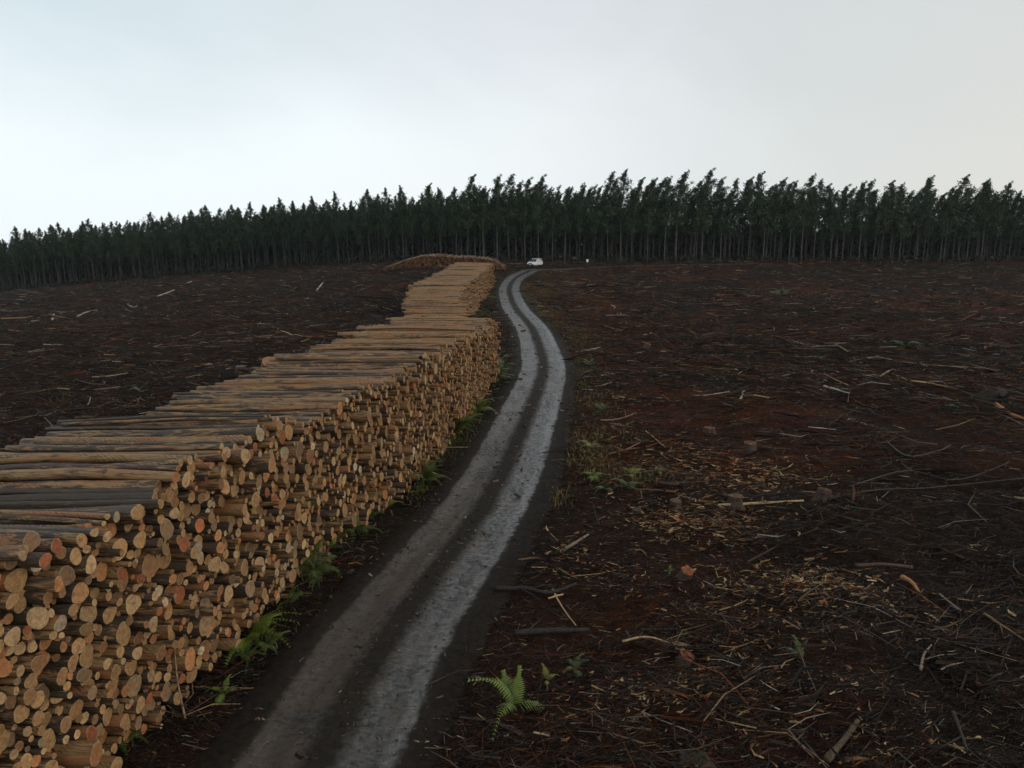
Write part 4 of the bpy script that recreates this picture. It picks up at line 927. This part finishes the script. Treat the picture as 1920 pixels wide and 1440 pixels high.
# the rest of the plantation as one mass
TVs, TQ, TCs, LV, LQ, LC = [], [], [], [], [], []; nt_ = nl_ = 0
lows = [tree_geo(16.5, rgt, w_, nb_=26, leaves=800, lo=True, crown0=.27) for w_ in (.2, .2, .2, .9, .9, .9)]
for k in range(3, 15):
    x, y = rows(k, 3.3 if k < 9 else 4.2, 3.1)
    for a_, b_ in zip(x, y):
        if a_ > 10 and k > 5 and rgt.random() < .55 + .25 * (a_ > 45): continue
        if rgt.random() < .05: continue
        g_ = lows[(3 if a_ > -12 else 0) + rgt.integers(3)]; s_ = np.interp(a_, EX, EH) / 16.5 * rgt.uniform(.82, 1.02) * (.93 if a_ > 20 else 1)
        o_ = np.array([a_, b_, float(base(a_, b_)) - .1])
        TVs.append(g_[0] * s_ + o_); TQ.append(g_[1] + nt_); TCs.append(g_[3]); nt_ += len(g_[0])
        LV.append(g_[4] * s_ + o_); LQ.append(g_[5] + nl_); LC.append(g_[6]); nl_ += len(g_[4])
allV = np.vstack(TVs + LV); allQ = np.vstack([np.vstack(TQ), np.vstack(LQ) + nt_]); nTQ = sum(len(a_) for a_ in TQ)
fo = mk('forest', allV, allQ, None, [m_trunk, m_leaf], {'col': np.vstack(TCs + LC)}, mi=np.r_[np.zeros(nTQ), np.ones(len(allQ) - nTQ)], smooth=False)
tag(fo, 'deep dark mass of plantation eucalyptus behind the first rows of trees', 'forest', kind='stuff')
# understorey inside the plantation: bracken and saplings, and an added screen of leaves
nU = 178000; sg = np.r_[0, np.cumsum(np.hypot(np.diff(EX), np.diff(EY)))]; ss = rgt.uniform(10, sg[-1] - 5, nU)
ux = np.interp(ss, sg, EX) + rgt.normal(0, .5, nU); uy = np.interp(ss, sg, EY) + 1.5 + rgt.random(nU) ** 1.2 * 42
hz = base(ux, uy); uz = hz + rgt.random(nU) * (1.2 + 6.0 * sstep(8, 40, uy - np.interp(ux, EX, EY)) + 1.5 * np.clip(fbm(ux / 6, uy / 6), 0, 1))
c = np.c_[ux, uy, uz]; d_ = rgt.normal(0, 1, (nU, 3)); d_ /= np.linalg.norm(d_, axis=1, keepdims=True); s_ = np.cross(d_, rgt.normal(0, 1, (nU, 3))); s_ /= np.linalg.norm(s_, axis=1, keepdims=True)
nScreen = 150000; c[-nScreen:, 1] = (uy - rgt.random(nU) * 0)[-nScreen:]; c[-nScreen:, 1] = np.interp(ux[-nScreen:], EX, EY) + 13 + 24 * rgt.random(nScreen); c[-nScreen:, 2] = base(ux[-nScreen:], c[-nScreen:, 1]) + (9.5 - 2.6 * sstep(10, 40, ux[-nScreen:])) * (1 + .9 * vnoise(ux[-nScreen:] / 2.3, c[-nScreen:, 1] / 5.) + .5 * vnoise(ux[-nScreen:] / .8, 0 * ux[-nScreen:])) * rgt.random(nScreen) ** 1.15  # tall leaf screen added to block lit far trunks and low sky gaps
L = rgt.uniform(.35, 1.0, nU)[:, None] * np.where(np.arange(nU) > nU - nScreen, 1.5, 1)[:, None]; V = np.stack([c - d_ * L * .5, c + s_ * L * .28, c + d_ * L * .5, c - s_ * L * .28], 1).reshape(-1, 3)
uc = np.array([.022, .026, .016]) * rgt.uniform(.5, 1.5, nU)[:, None]
tag(mk('undergrowth', V, np.arange(nU)[:, None] * 4 + np.arange(4)[None], None, [m_leaf], {'col': np.repeat(np.c_[uc, np.ones(nU)], 4, 0)}, smooth=False), 'dim brown-green undergrowth and added leaf screen between the plantation trunks', 'undergrowth', kind='stuff')

# ------------------------------------------------------------------ white car
m_paint = simple('white_car_paint', (.78, .80, .80), .28, 2., .04, coat=.6)
m_glass = simple('dark_car_glass', (.02, .03, .035), .08, 2., .2)
m_black = simple('black_plastic', (.015, .015, .016), .5, 6., .3)
m_tyre = simple('tyre_rubber', (.018, .017, .016), .85, 20., .3)
m_rim = simple('alloy_rim', (.45, .46, .47), .35, 8., .15, metal=.8)
m_lamp = simple('headlight_lens', (.75, .78, .80), .1, 5., .1)
m_plate = simple('number_plate', (.70, .70, .64), .5, 5., .1)
m_tail = simple('tail_light_red', (.35, .02, .02), .25, 5., .1)
cz = float(base(car_p[0], car_p[1]))
CARZ = max(cz, H(car_p[0], car_p[1])[0])
car = empty('car', (car_p[0], car_p[1], CARZ + .02), R(-90 - 28)); car.scale = (.86, .88, .88)   # +X is forward
tag(car, 'white four-wheel-drive wagon parked at the far end of the track before the trees', 'car')
def loft(sections, m, name, mats, parent):
    """sections: list of (x, [(y,z)...]) closed rings"""
    n_ = len(sections[0][1]); V = [(x, y, z) for x, ring in sections for y, z in ring]; Q = []
    for i_ in range(len(sections) - 1):
        for k in range(n_): Q.append([i_ * n_ + k, i_ * n_ + (k + 1) % n_, (i_ + 1) * n_ + (k + 1) % n_, (i_ + 1) * n_ + k])
    V += [tuple(np.mean([V[k] for k in range(n_)], 0)), tuple(np.mean(V[-n_:], 0))]; a = len(V) - 2
    T = [[a, (k + 1) % n_, k] for k in range(n_)] + [[a + 1, a - n_ + k, a - n_ + (k + 1) % n_] for k in range(n_)]
    return mk(name, V, Q, T, mats, parent=parent, smooth=False)
def ring(w_, z0, z1, c=.12, tw=1.0):
    return [(-w_, z0 + c), (-w_ * .9, z0), (w_ * .9, z0), (w_, z0 + c), (w_ * 1.01, (z0 + z1) / 2), (w_ * tw, z1 - c), (w_ * tw * .88, z1), (-w_ * tw * .88, z1), (-w_ * tw, z1 - c), (-w_ * 1.01, (z0 + z1) / 2)]
loft([(-2.35, ring(.84, .55, .98)), (-2.2, ring(.92, .42, 1.08)), (-1.0, ring(.94, .38, 1.12)), (.8, ring(.94, .38, 1.12)), (1.05, ring(.94, .38, 1.10)), (2.1, ring(.91, .42, 1.00)), (2.35, ring(.84, .5, .86)), (2.42, ring(.74, .55, .78))], 0, 'body', [m_paint], car)
loft([(-2.2, ring(.80, 1.0, 1.25, .05, .95)), (-1.98, ring(.82, 1.0, 1.74, .08, .86)), (-.2, ring(.84, 1.0, 1.80, .08, .86)), (.25, ring(.84, 1.0, 1.77, .08, .86)), (1.02, ring(.84, 1.0, 1.16, .05, .93))], 0, 'cabin', [m_paint], car)
ws = MB(); ws.add([(.33, -.64, 1.70), (.33, .64, 1.70), (1.03, .76, 1.14), (1.03, -.76, 1.14)], [[0, 1, 2, 3]]); ws.V[0] = ws.V[0] + [.035, 0, .03]
ws.add(ws.V[0] - [.02, 0, .02], [[3, 2, 1, 0]]); ws.build('windscreen', [m_glass], car, smooth=False)
for sg in (-1, 1):
    for (xa, xb, xc, xd) in ((-.05, .30, .80, -.05), (-.98, -.12, -.12, -.98), (-1.90, -1.06, -1.06, -1.98)):
        g_ = MB(); p = [(xa, sg * .755, 1.66), (xb, sg * .755, 1.66), (xc, sg * .862, 1.18), (xd, sg * .862, 1.18)]
        g_.add(p, [[0, 1, 2, 3]]); g_.add(np.array(p) - [0, sg * .015, 0], [[3, 2, 1, 0]]); g_.build('side_window', [m_glass], car, smooth=False)
    for xw in (-1.42, 1.42):
        wr = bpy.data.objects.new('wheel', None); C.objects.link(wr); wr.parent = car; wr.location = (xw, sg * .80, .38)
        t_ = MB(); t_.tube([(0, -.12, 0), (0, -.10, 0), (0, .10, 0), (0, .12, 0)], [.33, .38, .38, .33], 20); t_.build('tyre', [m_tyre], wr)
        r_ = MB(); r_.tube([(0, -.125, 0), (0, .125, 0)], [.21, .21], 14)
        for q_ in range(5): a = q_ * 1.2566; r_.box((.1 * math.cos(a), sg * .128, .1 * math.sin(a)), (.03, .006, .03))
        r_.build('rim', [m_rim], wr)
    h_ = MB(); h_.box((2.34, sg * .66, .86), (.06, .15, .075), taper=.85); h_.build('headlight', [m_lamp], car, smooth=False)
    t_ = MB(); t_.box((-2.30, sg * .76, .98), (.05, .08, .15)); t_.build('tail_light', [m_tail], car, smooth=False)
    m_ = MB(); m_.box((.82, sg * 1.02, 1.20), (.06, .10, .08), taper=.8); m_.tube([(.82, sg * .86, 1.16), (.82, sg * .98, 1.18)], .025, 6); m_.build('wing_mirror', [m_paint], car, smooth=False)
g_ = MB(); g_.box((2.43, 0, .80), (.025, .42, .09))
for z_ in (.76, .80, .84): g_.box((2.46, 0, z_), (.008, .40, .008))
g_.build('grille', [m_black], car, smooth=False)
g_ = MB(); g_.box((2.42, 0, .52), (.10, .86, .13), taper=.95); g_.box((2.50, 0, .40), (.04, .60, .05)); g_.build('bumper', [m_black], car, smooth=False)
g_ = MB(); g_.box((2.535, 0, .55), (.006, .19, .055)); g_.build('number_plate', [m_plate], car, smooth=False)
g_ = MB()
for sg in (-1, 1): g_.tube([(-1.8, sg * .62, 1.80), (-1.7, sg * .62, 1.85), (.0, sg * .62, 1.87), (.1, sg * .62, 1.81)], .018, 6)
g_.build('roof_rails', [m_black], car)
# wood mast beside the bonnet is not in the photo: only a roadside marker further right
sp_ = img2w(1101, 499); root = empty('road_sign', (sp_[0], sp_[1], H(sp_[0], sp_[1])[0])); tag(root, 'small white round-cornered sign on a thin post at the end of the road', 'sign')
m_sign = simple('white_sign', (.80, .78, .68), .5, 5., .05); m_post = simple('sign_post', (.10, .09, .08), .7, 9., .3)
g_ = MB(); g_.tube([(0, 0, -.3), (0, 0, .95)], .035, 8); g_.build('post', [m_post], root)
an = np.linspace(0, 2 * math.pi, 20, endpoint=False); sq = np.c_[np.sign(np.cos(an)) * np.abs(np.cos(an)) ** .6 * .23, np.sign(np.sin(an)) * np.abs(np.sin(an)) ** .6 * .30]
V = np.vstack([np.c_[sq[:, 0], np.full(20, -.055), sq[:, 1] + 1.05], np.c_[sq[:, 0], np.full(20, -.035), sq[:, 1] + 1.05], [[0, -.055, 1.05], [0, -.035, 1.05]]])
mk('sign_plate', V, [[k, (k + 1) % 20, 20 + (k + 1) % 20, 20 + k] for k in range(20)], [[40, (k + 1) % 20, k] for k in range(20)] + [[41, 20 + k, 20 + (k + 1) % 20] for k in range(20)], [m_sign], parent=root, smooth=False)
hz_ = MB(); hz_.box((0, 100, 14), (330, 330, 60)); ho = hz_.build('haze', [], smooth=False); tag(ho, kind='stuff')
mh = bpy.data.materials.new('thin_rain_haze'); mh.use_nodes = True; mh.node_tree.nodes.clear(); n = NT(mh.node_tree)
pv = n.n('ShaderNodeVolumePrincipled', ins={'Color': (.86, .93, 1.0, 1), 'Density': .00011, 'Anisotropy': .2}); mh.node_tree.links.new(pv.outputs[0], n.n('ShaderNodeOutputMaterial').inputs['Volume'])
ho.data.materials.append(mh)
print('logs', st1['n'], st2['n'], st3['n'], 'trees', len(trees), 'car', car_p)
